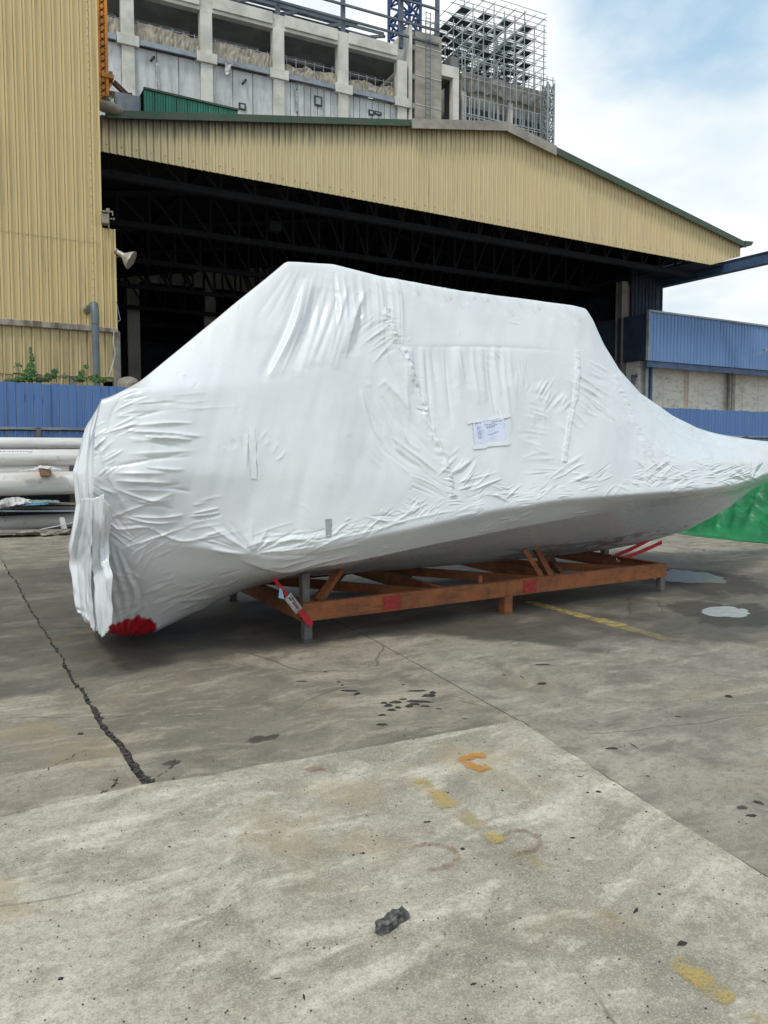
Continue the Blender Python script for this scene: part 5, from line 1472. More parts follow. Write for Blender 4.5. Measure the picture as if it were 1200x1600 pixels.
# roof sheets (seen from below inside, from above outside)
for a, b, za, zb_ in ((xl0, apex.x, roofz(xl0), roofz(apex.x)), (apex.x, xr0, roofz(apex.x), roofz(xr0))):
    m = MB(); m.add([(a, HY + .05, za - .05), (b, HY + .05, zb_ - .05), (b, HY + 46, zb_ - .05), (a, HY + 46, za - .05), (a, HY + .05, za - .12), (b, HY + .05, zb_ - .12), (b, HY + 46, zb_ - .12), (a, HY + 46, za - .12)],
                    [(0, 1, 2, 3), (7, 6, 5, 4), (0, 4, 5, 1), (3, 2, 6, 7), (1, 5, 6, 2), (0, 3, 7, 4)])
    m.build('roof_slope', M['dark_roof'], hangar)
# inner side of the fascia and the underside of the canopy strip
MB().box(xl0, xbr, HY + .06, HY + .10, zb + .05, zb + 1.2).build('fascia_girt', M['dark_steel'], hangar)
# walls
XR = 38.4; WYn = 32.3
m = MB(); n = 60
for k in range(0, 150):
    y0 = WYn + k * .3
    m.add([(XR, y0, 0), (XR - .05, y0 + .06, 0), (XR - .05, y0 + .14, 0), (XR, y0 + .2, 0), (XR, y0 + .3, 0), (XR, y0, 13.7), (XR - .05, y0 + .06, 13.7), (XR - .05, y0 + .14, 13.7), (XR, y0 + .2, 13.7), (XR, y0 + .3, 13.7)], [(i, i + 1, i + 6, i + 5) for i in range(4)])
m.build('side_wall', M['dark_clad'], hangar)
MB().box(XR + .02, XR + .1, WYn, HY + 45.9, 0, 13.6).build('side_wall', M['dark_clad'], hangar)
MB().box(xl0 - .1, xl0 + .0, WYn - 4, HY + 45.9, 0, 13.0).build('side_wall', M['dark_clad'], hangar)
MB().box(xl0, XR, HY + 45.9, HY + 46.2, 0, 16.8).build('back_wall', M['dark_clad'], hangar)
# front return wall beside the opening, with vertical ribs
x0_ = on_Y(985, 500, WYn).x
k = x0_
while k < XR - .3:
    v, f = clad_strip(k, .3, 6.9, 12.6, 12.6, WYn, .05); mesh('wall_sheet', v, f, M['dark_clad'], hangar); k += .3
MB().box(x0_, XR, WYn + .06, WYn + .2, 6.9, 12.6).build('return_wall', M['dark_clad'], hangar)
xq = on_Y(978, 600, WYn).x
MB().box(xq, XR, WYn + .25, WYn + .4, 0, 7.4).build('return_wall', simple('blue_painted_low_wall', (.035, .07, .14), (.02, .045, .09), 1.0, .6), hangar)
# front columns
def column(px_, Y, mat, w=.45, top=12.5, name='column'):
    p = on_Y(px_, 500, Y); m = MB()
    m.box(p.x - w / 2, p.x + w / 2, Y - w / 2, Y - w / 2 + .05, 0, top); m.box(p.x - w / 2, p.x + w / 2, Y + w / 2 - .05, Y + w / 2, 0, top)
    m.box(p.x - .04, p.x + .04, Y - w / 2 + .052, Y + w / 2 - .052, 0, top); return m.build(name, mat, hangar)
column(971, 31.6, simple('dull_beige_column', (.15, .14, .125), (.10, .095, .085), 1.0, .7), .48, 11.2)
column(980, 32.1, M['maroon'], .16, 11.2)
# trusses across the hangar and girders along it
def truss(Y, zlow, topoff, seed):
    m = MB()
    xs_ = np.linspace(xl0 + .2, XR - .2, 25)
    low = [Vector((x_, Y, zlow)) for x_ in xs_]; up = [Vector((x_, Y, roofz(x_) - topoff)) for x_ in xs_]
    m.bar(low[0], low[-1], .30, .26)
    for a, b in zip(up[:-1], up[1:]): m.bar(a, b, .25, .22)
    for i in range(len(low)):
        m.bar(low[i], up[i], .12, .12)
        if i < len(low) - 1:
            if i < 12: m.bar(up[i], low[i + 1], .11, .11)
            else: m.bar(low[i], up[i + 1], .11, .11)
    return m.build('roof_truss', M['truss'], hangar)
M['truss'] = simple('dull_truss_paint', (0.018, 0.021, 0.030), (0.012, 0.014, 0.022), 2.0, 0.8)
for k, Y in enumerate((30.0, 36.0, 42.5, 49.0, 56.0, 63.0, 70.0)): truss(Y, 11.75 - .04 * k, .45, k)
for x_ in (10.0, 16.5, apex.x, 28.5, 34.0):
    MB().box(x_ - .08, x_ + .08, HY + .3, HY + 45.7, roofz(x_) - .42, roofz(x_) - .2).build('purlin', M['truss'], hangar)
for k in range(14):
    x_ = xl0 + 1.3 + k * 2.5
    MB().box(x_ - .05, x_ + .05, HY + .3, HY + 45.7, roofz(x_) - .19, roofz(x_) - .125).build('purlin', M['dark_steel'], hangar)
for x_ in (4.6, XR - .6):
    for Y in (36, 44, 52, 60, 68):
        MB().box(x_ - .2, x_ + .2, Y - .2, Y + .2, 0, 11.5).build('inner_column', M['dark_steel'], hangar)
# high bay lamps hanging inside (unlit)
for i, (px_, py_, Y) in enumerate(((428, 353, 33), (688, 352, 36), (600, 388, 40))):
    p = on_Y(px_, py_, Y)
    e = empty('bay_lamp', p, ('unlit box lamp hanging under the first truss inside the hangar', 'unlit lamp hanging under the hangar trusses above the boat roof', 'unlit lamp hanging deeper inside the dark hangar')[i], 'lamp')
    MB().bevel_box(p.x - .30, p.x + .30, Y - .25, Y + .25, p.z - .25, p.z + .2, .05).build('lamp_body', M['truss'], e)
    m = MB(); m.tube([(p.x, Y, p.z + .2), (p.x, Y, 12.2)], .02, 6); m.build('hanger_rod', M['truss'], e)
# rubble sack at the foot of the opening
sk = MB(); pp = on_Y(197, 592, 19.5)
import bmesh
bm = bmesh.new(); bmesh.ops.create_icosphere(bm, subdivisions=3, radius=1)
for v in bm.verts:
    n_ = v.co.normalized(); k_ = 1 + .22 * float(fbm(np.array(n_.x * 2.5), np.array(n_.y * 2.5 + n_.z * 3.1), 5)); v.co = Vector((n_.x * .26 * k_, n_.y * .4 * k_, n_.z * 1.6 * k_ if n_.z < 0 else n_.z * .22 * k_)) + Vector((pp.x + .05, 19.5, pp.z - .16))
me = bpy.data.meshes.new('covered_stack'); bm.to_mesh(me); bm.free(); o = bpy.data.objects.new('covered_stack', me); link(o); me.materials.append(M['rubble']); me.polygons.foreach_set('use_smooth', [True] * len(me.polygons))
tag(o, 'dusty covered stack peeking over the fence by the dark opening', 'covered stack')
# girder running out of the hangar towards the yard
p = on_X(1200, 412, 38.6); q = on_X(1200, 394, 38.6)
gb = empty('crane_girder', (38.6, 20, 11.5), 'dark blue crane girder running out of the hangar at the right', 'girder')
m = MB(); m.box(38.35, 38.85, 12, 44, p.z, p.z + .05); m.box(38.35, 38.85, 12, 44, q.z - .05, q.z); m.box(38.42, 38.50, 12, 43.9, p.z + .052, q.z - .052)
m.build('girder_box', M['blue_beam'], gb)
MB().box(36.2, 38.34, HY + .1, 43, 11.9, 12.02).build('walkway', M['dark_clad'], gb)

# ------------------------------------------------------------------ blue clad building on the right
BY = 29.5
bl = empty('blue_clad_building', (45, BY, 0), 'low building with faded blue corrugated cladding over a stained white wall', 'building')
xa = on_Y(1014, 520, BY).x
zt_ = on_Y(1014, 487, BY).z; zb_ = on_Y(1012, 563, BY).z
zt_r = on_Y(1200, 509, BY).z
print('blue bld', xa, zt_, zb_, zt_r)
m = MB(); k = xa
while k < 62:
    v, f = clad_strip(k, .29, zb_, zt_, zt_, BY, .06); m.add(v, f); k += .29
m.build('corrugated_cladding', M['blue_clad'], bl, kind='stuff')
MB().box(xa - .05, 62, BY - .10, BY + .1, zt_ + .002, zt_ + .10).build('top_flashing', M['steel_grey'], bl)
MB().box(xa - .10, xa - .01, BY - .08, BY + .1, zb_, zt_ + .10).build('corner_flashing', M['steel_grey'], bl)
MB().box(xa + .0, 62, BY + .12, BY + 12, zb_ + .1, zt_ - .05).build('upper_body', M['dark_clad'], bl)
MB().box(xa + .3, 62, BY + .9, BY + 11.8, 0, zb_ + .09).build('plaster_wall', M['plaster'], bl)
MB().box(xa - .02, 62, BY + .05, BY + .13, zb_ - .35, zb_ - .02).build('lintel', M['blue_beam'], bl)
for px_, mat, w in ((1011, 'steel_grey', .22), (1018, 'blue_beam', .16), (1147, 'post', .28), (1142, 'post', .14)):
    p = on_Y(px_, 600, BY + .5); MB().box(p.x - w / 2, p.x + w / 2, BY + .5, BY + .5 + w, 0, zb_ - .02).build('wall_post', M[mat], bl)
for k in range(10):
    p = xa + 1.6 + k * 1.9; MB().box(p, p + .05, BY + .2, BY + .88, zb_ - .28, zb_ - .1).build('soffit_strut', M['steel_grey'], bl)
pp = MB(); pp.tube([on_Y(988, 588, 30.6), on_Y(1001, 587, 30.6), on_Y(1003, 592, 30.6), on_Y(1003, 625, 30.6)], .10, 10); pp.tube([on_Y(988, 588, 30.6), on_Y(988, 625, 30.6)], .06, 8)
tag(smooth_by_angle(pp.build('bent_pipe', M['blue_beam'])), 'bent grey blue pipe between the hangar column and the blue clad building', 'pipe')
ar = MB(); ar.bar(on_Y(1176, 556, 28.8), on_Y(1202, 545, 28.8), .03); ar.bar(on_Y(1194, 547, 28.8), on_Y(1206, 544, 28.8), .16)
tag(ar.build('lamp_arm', M['steel_grey']), 'thin lamp arm sticking out over the blue cladding at the right edge', 'lamp arm')
# ------------------------------------------------------------------ unfinished concrete building behind the hangar
AB = math.radians(3.8)
OB = Vector((23.4, 58.0, 0)); EB = Vector((math.cos(AB), -math.sin(AB), 0)); NB = Vector((math.sin(AB), math.cos(AB), 0))
def onW(px, py, t=0.0):
    d = ray(px, py); o = OB + NB * t
    k = (o - CAMP).dot(NB) / d.dot(NB); p = CAMP + d * k
    return (p - o).dot(EB), p.z
def ML(v): return OB + EB * v[0] + NB * v[1] + Vector((0, 0, v[2]))
s_ = lambda px, py=100: onW(px, py)[0]
z_ = lambda px, py: onW(px, py)[1]
cb = empty('concrete_building', ML((0, 0, 0)), 'unfinished concrete frame building with netting along its open floor', 'building')
def cbox(name, a, b, c, d, z0, z1, mat, parent=cb, bev=0.0, kind=None):
    return MB().box(a, b, c, d, z0, z1, M=ML, b=bev).build(name, M[mat], parent, kind=kind)
cols = [200, 322, 434.5, 535, 627]
SC_ = [s_(p) for p in cols]
zled = (z_(322, 88) + z_(434, 118) + z_(535, 143)) / 3        # steel ledge
zb0 = (z_(400, 37) + z_(500, 66)) / 2                          # underside of the beam
zb1 = (z_(400, 13) + z_(500, 43)) / 2                          # its top
zbot = 14.0
print('concrete', SC_, zled, zb0, zb1)
cw = [.95, .9, .9, .9, .85]
sL = s_(110)
allc = [SC_[0] - (SC_[1] - SC_[0])] + SC_
for i, s in enumerate(allc):
    w = .9
    cbox('column', s - w / 2, s + w / 2, -.25, .55, 0, zb0 - .003, 'concrete_new', bev=.02)
    cbox('corbel', s - w / 2 - .32, s + w / 2 + .32, -.42, .60, zled - .45, zled + .30, 'concrete_new', bev=.02)
    if i: cbox('corbel', s - w / 2 - .30, s + w / 2 + .30, -.40, .60, zled - 6.6, zled - 6.0, 'concrete_new')
edges = [sL - 4] + allc + [SC_[-1] + 1.0]
for a, b in zip(allc[:-1], allc[1:]):
    cbox('edge_beam', a - .449, b - .451, -.12, .50, zb0, zb1 - .02, 'concrete_new', bev=.02)
    cbox('edge_beam', a + .5, b - .5, -.30, -.121, zb0 + .25, zb1, 'concrete_new', bev=.02)
    # steel ledge with joint
    mid_ = (a + b) / 2
    for q0, q1 in ((a + .80, mid_ - .01), (mid_ + .01, b - .80)):
        m = MB(); m.box(q0, q1, -.30, -.26, zled - .28, zled + .16, M=ML); m.box(q0, q1, -.255, .3, zled + .10, zled + .16, M=ML); m.box(q0, q1, -.42, -.305, zled - .28, zled - .22, M=ML)
        m.build('ledge_channel', M['steel_grey'], cb)
    # precast panels
    rib = a > SC_[2] - 1
    nP = 3 if not rib else 8
    w = (b - a - .9) / nP
    for k in range(nP):
        p0 = a + .45 + k * w + .02; p1 = p0 + w - .05
        o = cbox('precast_panel', p0, p1, .02 + .02 * (k % 2), .18, zbot, zled - .30, 'precast', bev=.015)
    # slab, ceiling ribs and dark depth
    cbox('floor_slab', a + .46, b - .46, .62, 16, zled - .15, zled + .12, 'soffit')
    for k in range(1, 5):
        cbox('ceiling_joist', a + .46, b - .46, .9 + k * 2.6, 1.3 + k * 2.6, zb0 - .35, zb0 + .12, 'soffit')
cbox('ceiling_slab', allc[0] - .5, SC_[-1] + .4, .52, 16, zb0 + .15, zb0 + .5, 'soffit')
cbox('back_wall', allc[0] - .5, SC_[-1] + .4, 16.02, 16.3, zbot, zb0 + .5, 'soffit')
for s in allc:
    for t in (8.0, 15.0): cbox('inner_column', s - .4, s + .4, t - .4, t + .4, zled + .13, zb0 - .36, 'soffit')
# pipes poking from the panels, small site windows
for px_, py_ in ((238, 92), (381, 128)):
    a = onW(px_ - 2, py_ + 3, -.5); b = onW(px_ + 3, py_ - 3, .05)
    m = MB(); m.tube([ML((a[0], -.5, a[1])), ML((b[0], .05, b[1]))], .09, 8); m.build('spout_pipe', M['black'], cb)
def site_window(x0, y0, x1, y1):
    a = onW(x0, y0, -.02); b = onW(x1, y1, -.02)
    f = cbox('window', a[0], b[0], -.06, .0, b[1], a[1], 'black'); f2 = cbox('pane', a[0] + .12, b[0] - .12, -.075, -.061, b[1] + .12, a[1] - .12, 'window')
    f2.parent = f; f2.location = LOC[f2.name] - LOC[f.name]
site_window(162, 110, 173, 124); site_window(373, 160, 384, 173); site_window(491, 149, 503, 167); site_window(576, 171, 584, 181)
site_window(463, 139, 464, 177); site_window(585, 173, 596, 181); 
# crumpled plastic hanging on panels
def hang(name, px0, py0, px1, py1, t, mat, nu, nv, amp, seed, parent=cb, droop=0.0, freq=8.0, skew=0.0):
    V_ = []; F_ = []
    a = onW(px0, py0, t); b = onW(px1, py1, t); s0, zt = a; s1, zb = b
    return hang_sz(name, s0, s1, zt, zb, t, mat, nu, nv, amp, seed, parent, droop, freq)
def hang_sz(name, s0, s1, zt, zb, t, mat, nu, nv, amp, seed, parent=cb, droop=0.0, freq=8.0, ragged=.2):
    u = np.linspace(0, 1, nu + 1)[None, :].repeat(nv + 1, 0); w = np.linspace(0, 1, nv + 1)[:, None].repeat(nu + 1, 1)
    f = amp * (1 - 2 * np.abs(fbm(u * freq * .5 + .6 * fbm(u * 5, w * 1.5, seed + 1), w * 1.6, seed, 2))) * (0.5 + .5 * w)
    S_ = s0 + (s1 - s0) * u
    top = zt - droop * (.5 + .5 * fbm(u * 4.5, u * 0, seed + 8, 2)) + .05 * fbm(u * 14, w * 0, seed + 2)
    bot = zb + ragged * fbm(u * 11, u * 0, seed + 4, 3)
    Z_ = top + (bot - top) * w
    P_ = [ML((float(S_[j, i]), t + float(f[j, i]), float(Z_[j, i]))) for j in range(nv + 1) for i in range(nu + 1)]
    F_ = [(j * (nu + 1) + i, (j + 1) * (nu + 1) + i, (j + 1) * (nu + 1) + i + 1, j * (nu + 1) + i + 1) for j in range(nv) for i in range(nu)]
    return mesh(name, P_, F_, M[mat], parent, smooth=True)
hang('plastic_scrap', 243, 98, 249, 140, -.1, 'sheet_white', 8, 20, .15, 3)
hang('plastic_scrap', 352, 98, 361, 116, -.5, 'sheet_white', 8, 12, .2, 4)
hang('plastic_scrap', 354, 97, 376, 103, -.5, 'sheet_white', 20, 5, .15, 5)
# netting along the floor edge
for k, (a, b) in enumerate(zip(allc[:-1], allc[1:])):
    H_ = 1.55 if k < 3 else 1.2
    hang_sz('edge_netting', a + .5, b - .5, zled + .16 + H_, zled + .18, .12, 'net', 150, 16, .16, 20 + k, droop=.5, freq=34, ragged=.05)
    m = MB()
    for j in range(6):
        s = a + .8 + j * (b - a - 1.6) / 5; m.bar(ML((s, .25, zled + .12)), ML((s, .25, zled + 1.75)), .05)
    m.bar(ML((a + .5, .25, zled + 1.6)), ML((b - .5, .25, zled + 1.6)), .04)
    m.build('guard_rail', M['steel_grey'], cb)
# steel roof frame standing on the concrete beam
rf = empty('steel_roof_frame', ML((6, 2, zb1)), 'grey steel posts, rails and sloping trusses on top of the concrete frame', 'steel frame')
zp = zb1 + 9
for px_ in (322, 435, 537, 628, 684.5):
    t = -.05 if px_ < 650 else .3
    s = onW(px_, 30, t)[0]; MB().box(s - .16, s + .16, t, t + .3, zb1 + .003, zp, M=ML).build('post', M['steel_frame'], rf)
sA, sB = s_(322) - 12, onW(684, 30, 0)[0]
for h in (.95, 2.1, 3.9, 5.4):
    MB().bar(ML((sA, -.22, zb1 + h)), ML((sB, -.22, zb1 + h)), .16).build('rail', M['steel_frame'], rf)
for t, h0 in ((5, 1.0), (10, 3.0), (15, 5.2), (20, 7.4)):
    MB().bar(ML((sA - 4, t, zb1 + h0)), ML((s_(626), t, zb1 + h0)), .22, .5).build('beam', M['steel_frame'], rf)
for j, sx in enumerate(np.linspace(sA, s_(622), 8)):
    m = MB(); a0 = Vector((sx + 3.5, 1.5, zb1 + .3)); a1 = Vector((sx, 21, zb1 + 8.2)); off = Vector((0, 0, 1.15))
    m.bar(ML(a0), ML(a1), .3); m.bar(ML(a0 + off), ML(a1 + off), .22)
    for k in range(12):
        f0, f1 = k / 12, (k + 1) / 12
        p_, q_ = a0.lerp(a1, f0), a0.lerp(a1, f1); m.bar(ML(p_), ML(q_ + off), .12); m.bar(ML(q_), ML(q_ + off), .12)
    m.build('roof_truss', M['steel_frame'], rf)
for k in range(7):
    t = 3 + k * 2.8
    m = MB(); m.bar(ML((sA, t, zb1 + 1.4 + t * .37)), ML((s_(624), t, zb1 + 1.4 + t * .37)), .12, .25); m.build('purlin', M['steel_frame'], rf)
dk = MB()
for k in range(9):
    t = 3 + k * 2.1
    dk.add([ML((sA + 14, t, zb1 + 1.75 + t * .37)), ML((sB - 6, t, zb1 + 1.75 + t * .37)), ML((sB - 6, t + 1.1, zb1 + 1.75 + (t + 1.1) * .37)), ML((sA + 14, t + 1.1, zb1 + 1.75 + (t + 1.1) * .37))], [(0, 1, 2, 3)])
dk.build('roof_decking', M['steel_frame'], rf)
MB().bar(ML((s_(405), 3, zb1 + .6)), ML((s_(460), 3, zb1 + .6)), .4, 1.0).build('sheet_stack', simple('teal_site_sheeting', (.02, .13, .17), None, 2, .8), rf)
# blue lattice crane mast
def lattice(name, base, top, w, n, mat, label, cat, r=.05, diag=True, Mx=ML, posts=4):
    t = empty(name, Mx(base), label, cat); b0 = Vector(base); b1 = Vector(top)
    offs = [Vector((x, y, 0)) for x in (-w / 2, w / 2) for y in (-w / 2, w / 2)]
    for o in offs: 
        m = MB(); m.bar(Mx(b0 + o), Mx(b1 + o), r * 1.5); m.build('chord', M[mat], t)
    m = MB()
    for k in range(n):
        p, q = b0.lerp(b1, k / n), b0.lerp(b1, (k + 1) / n)
        for i, j in ((0, 1), (1, 3), (3, 2), (2, 0)):
            m.bar(Mx(p + offs[i]), Mx(p + offs[j]), r)
            if diag: m.bar(Mx(p + offs[i]), Mx(q + offs[j]), r)
            if diag and k % 2: m.bar(Mx(p + offs[j]), Mx(q + offs[i]), r)
    m.build('lattice_bracing', M[mat], t); return t
sm_ = onW(632, 30, 12.0)[0]
lattice('crane_mast', (sm_, 12, zb1 - 6), (sm_, 12, zb1 + 16), 2.4, 14, 'steel_blue', 'dark blue lattice crane mast rising behind the roof frame', 'crane', .16)
# stair core
core = empty('stair_core', ML((s_(660), 0, 0)), 'tall raw concrete stair core beside the roof frame posts', 'tower')
cz = z_(660, 52); c0, c1, c2, c3 = s_(638), s_(641), s_(650), s_(688)
ca, cb_, cc, cd = s_(626.5), s_(637), s_(647.5), s_(688.5)
MB().box(ca + .9, cb_, -.35, 6, 0, z_(632, 40), M=ML).build('core_pier', M['concrete_new'], core)
MB().box(cc, cd, -.15, 7, 0, cz, M=ML).build('core_wall', M['concrete_core'], core)
MB().box(cb_ + .001, cc - .001, .8, 7, 0, cz - .02, M=ML).build('core_recess', M['soffit'], core)
for k in range(8):
    zz = cz - 1.2 - k * 2.45
    MB().box(cb_ + .001, cc - .001, -.12, .79, zz - .45, zz, M=ML, b=.02).build('landing_beam', M['concrete_core'], core)
    MB().box(cc + .01, cd - .01, -.185, -.151, zz - .09, zz - .03, M=ML).build('pour_line', M['concrete_new'], core)
m = MB(); sr = s_(661)
for o in (0, .45): m.bar(ML((sr + o, -.5, 12)), ML((sr + o, -.5, cz + 1.6)), .05)
for k in range(60): m.bar(ML((sr, -.5, 12.5 + k * .45)), ML((sr + .45, -.5, 12.5 + k * .45)), .035)
m.build('access_ladder', M['steel_frame'], core)
m = MB()
for k in range(6): m.bar(ML((cc + .3 + k * .45, .2, cz)), ML((cc + .3 + k * .45, .2, cz + 1.3)), .04)
m.bar(ML((cc + .3, .2, cz + 1.2)), ML((cd - .3, .2, cz + 1.2)), .04); m.bar(ML((cc + .3, .2, cz + .7)), ML((cd - .3, .2, cz + .7)), .04)
m.build('guard_rail', M['steel_frame'], core)
# right wing
wing = empty('concrete_wing', ML((s_(700), 0, 0)), 'lower concrete wing between the stair core and the scaffold block', 'building')
wz0, wz1 = z_(703, 121), z_(703, 103)
wr = s_(717)
MB().box(cd + .01, wr, -.05, .5, wz0, wz1, M=ML, b=.02).build('wing_beam', M['concrete_new'], wing)
MB().box(wr - .6, wr, -.04, .6, 0, wz0 - .003, M=ML).build('wing_column', M['concrete_new'], wing)
MB().box(cd + .01, wr - .61, 2.5, 2.8, 0, wz0 - .003, M=ML).build('wing_wall', M['concrete_core'], wing)
MB().box(cd + .01, wr, .52, 6, wz0 + .3, wz0 + .7, M=ML).build('wing_slab', M['soffit'], wing)
# netted block under the scaffold
blk_ = empty('netted_block', ML((s_(790), 0, 0)), 'concrete block wrapped in grey net and bamboo coloured screens below the scaffold', 'building')
TB = 1.5
bs0 = onW(717, 160, TB)[0]; bs1 = onW(853, 190, TB)[0]
bz = (onW(740, 112, TB)[1] + onW(835, 150, TB)[1]) / 2
bz2 = bz - 2.0
MB().box(bs0, bs1, TB, TB + 7, 0, bz, M=ML).build('block_wall', M['concrete_core'], blk_)
n_ = 2; xs2 = [bs0, (bs0 + bs1) / 2 + .2, bs1]
for a, b in zip(xs2[:-1], xs2[1:]):
    MB().box(a, a + .5, TB - .5, TB - .01, 0, bz - .8, M=ML).build('block_pier', M['concrete_new'], blk_)
    MB().box(a + .55, b - .1, TB - .06, TB - .003, bz2 - 2.4, bz2 - .9, M=ML).build('dark_opening', M['black'], blk_)
    npn = 8
    for k in range(npn):
        p0 = a + .7 + k * (b - a - .9) / npn
        MB().box(p0, p0 + .14, TB - .62, TB - .5, bz2 - 7.5, bz2 - .3, M=ML).build('screen_post', M['scaffold'], blk_)
    for k in range(4):
        MB().box(a + .5, b, TB - .72, TB - .63, bz2 - 1.9 - 1.7 * k, bz2 - 1.8 - 1.7 * k, M=ML).build('screen_rail', M['scaffold'], blk_)
    hang_sz('screen_net', a + .6, b - .1, bz2 - 2.2, bz2 - 8.5, TB - .4, 'grey_net', 50, 12, .12, 31, parent=blk_, freq=20)
M['net_dark'] = simple('weathered_grey_sheeting', (0.27, 0.26, 0.235), (0.15, 0.145, 0.13), 1.0, 0.95, stretch=(3, 3, .5))
m = MB()
for k in range(15):
    s = bs0 + (bs1 - bs0) * k / 14; m.bar(ML((s, TB - 1.0, 8)), ML((s, TB - 1.0, bz + 1.2)), .06)
for k in range(9):
    m.bar(ML((bs0 - .2, TB - 1.0, bz + .9 - k * 1.7)), ML((bs1 + .2, TB - 1.0, bz + .9 - k * 1.7)), .055)
m.build('facade_scaffold', M['scaffold'], blk_, kind='stuff')
hang_sz('top_netting', bs0 - .2, bs1, bz + .2, bz2 + .3, TB - .8, 'net_dark', 120, 16, .20, 33, parent=blk_, droop=.7, freq=22, ragged=.35)
MB().box(bs0 - 1.2, bs0 - .3, TB - .5, TB + .6, 0, bz + 1.0, M=ML).build('net_column', M['grey_net'], blk_)
# ------------------------------------------------------------------ scaffold tower
sc_t = 1.0
g0 = onW(722, 60, sc_t)[0]; g1 = onW(850, 60, sc_t)[0]
sf = empty('scaffold_tower', ML(((g0 + g1) / 2, 4, bz)), 'tall many-bayed tube scaffold rising against the sky', 'scaffold')
NXb, NYb = 9, 5
lift = 1.12; SX = np.linspace(g0, g1, NXb); SY = np.linspace(sc_t, sc_t + 6.0, NYb); zbase = bz - .2
LV = int(round((onW(790, 14, sc_t)[1] - zbase) / lift)); print('scaffold levels', LV)
ztop = zbase + LV * lift
srnd = random.Random(8)
for i, s in enumerate(SX):
    for j, t in enumerate(SY):
        top_ = ztop + srnd.uniform(-.4, 1.2) - (lift * 2.2 if i == 0 else lift * .8 * (i % 3) * .5)
        m = MB(); m.bar(ML((s, t, zbase)), ML((s, t, top_)), .07); m.build('standard', M['scaffold'], sf)
for l in range(LV + 1):
    z = zbase + .1 + l * lift
    for j, t in enumerate(SY):
        m = MB(); m.bar(ML((g0 - .3, t, z)), ML((g1 + .3, t, z)), .055); 
        if j in (0, NYb - 1): m.bar(ML((g0 - .3, t, z + .55)), ML((g1 + .3, t, z + .55)), .04)
        m.build('ledger', M['scaffold'], sf)
    for i, s in enumerate(SX):
        m = MB(); m.bar(ML((s, SY[0] - .3, z + .06)), ML((s, SY[-1] + .3, z + .06)), .04); m.build('ledger', M['scaffold'], sf)
m = MB()
for i in range(NXb - 1):
    for l in range(LV):
        z = zbase + .1 + l * lift
        for j in (0, 2, 3):
            if srnd.random() < .6: m.bar(ML((SX[i], SY[j], z)), ML((SX[i + 1], SY[j], z + lift)), .04)
for j in range(NYb - 1):
    for l in range(LV):
        z = zbase + .1 + l * lift
        for i in (0, 2, 4, 6, 8):
            if srnd.random() < .5: m.bar(ML((SX[i], SY[j], z)), ML((SX[i], SY[j + 1], z + lift)), .04)
m.build('diagonal_brace', M['scaffold'], sf, kind='stuff')
for l in range(1, LV):
    z = zbase + .2 + l * lift
    for i in range(NXb - 1):
        if i % 2 == 1 or (i == 4 and l % 4 == 0): continue
        for j in (0, 1, 2, 3):
            if srnd.random() < .93:
                m = MB(); m.box(SX[i] + .1, SX[i + 1] - .1, SY[j] + .15, SY[j + 1] - .3, z, z + .06, M=ML); m.build('deck_board', M['deck'], sf)
# slim material hoist mast at the far right
hs = onW(857, 150, .4)[0]
lattice('hoist_mast', (hs, .4, 6), (hs, .4, z_(857, 128)), .75, 30, 'scaffold', 'slim pale lattice hoist mast at the right end of the netted block', 'mast', .09)

# ------------------------------------------------------------------ orange hoist and bracket by the tall wall
HO = 34.0
def on_H(px, py): return on_Y(px, py, HO)
b_ = on_H(158.5, 152); t_ = on_H(157, -30)
idm = lambda v: Vector(v)
lattice('orange_hoist_mast', (b_.x + .05, HO, b_.z - .3), (b_.x + .05, HO, t_.z), .32, 34, 'orange', 'orange lattice hoist mast against the tall yellow wall', 'mast', .075, Mx=idm)
pf = empty('hoist_platform', on_H(165, 125), 'small orange hoist platform with maroon triangular bracket on the hangar roof', 'platform')
a = on_H(157, 122); b = on_H(176, 127)
MB().box(a.x, b.x, HO - .3, HO + .6, b.z - .02, b.z + .14).build('platform_deck', M['orange'], pf)
m = MB(); m.bar(on_H(160, 112), on_H(175, 113), .06); m.bar(on_H(175, 113), on_H(175, 126), .06); m.bar(on_H(160, 112), on_H(160, 126), .06); m.build('platform_rail', M['steel_grey'], pf)
m = MB(); m.bar(on_H(174, 130), on_H(163, 150), .10); m.bar(on_H(159, 128), on_H(160, 158), .28, .2); m.build('platform_frame', M['orange'], pf)
m = MB(); m.bar(on_H(177, 128), on_H(206, 156), .18); m.bar(on_H(165, 145), on_H(206, 153), .18); m.bar(on_H(196, 146), on_H(198, 153), .10); m.bar(on_H(200, 147), on_H(203, 158), .28)
m.build('maroon_bracket', M['maroon'], pf)
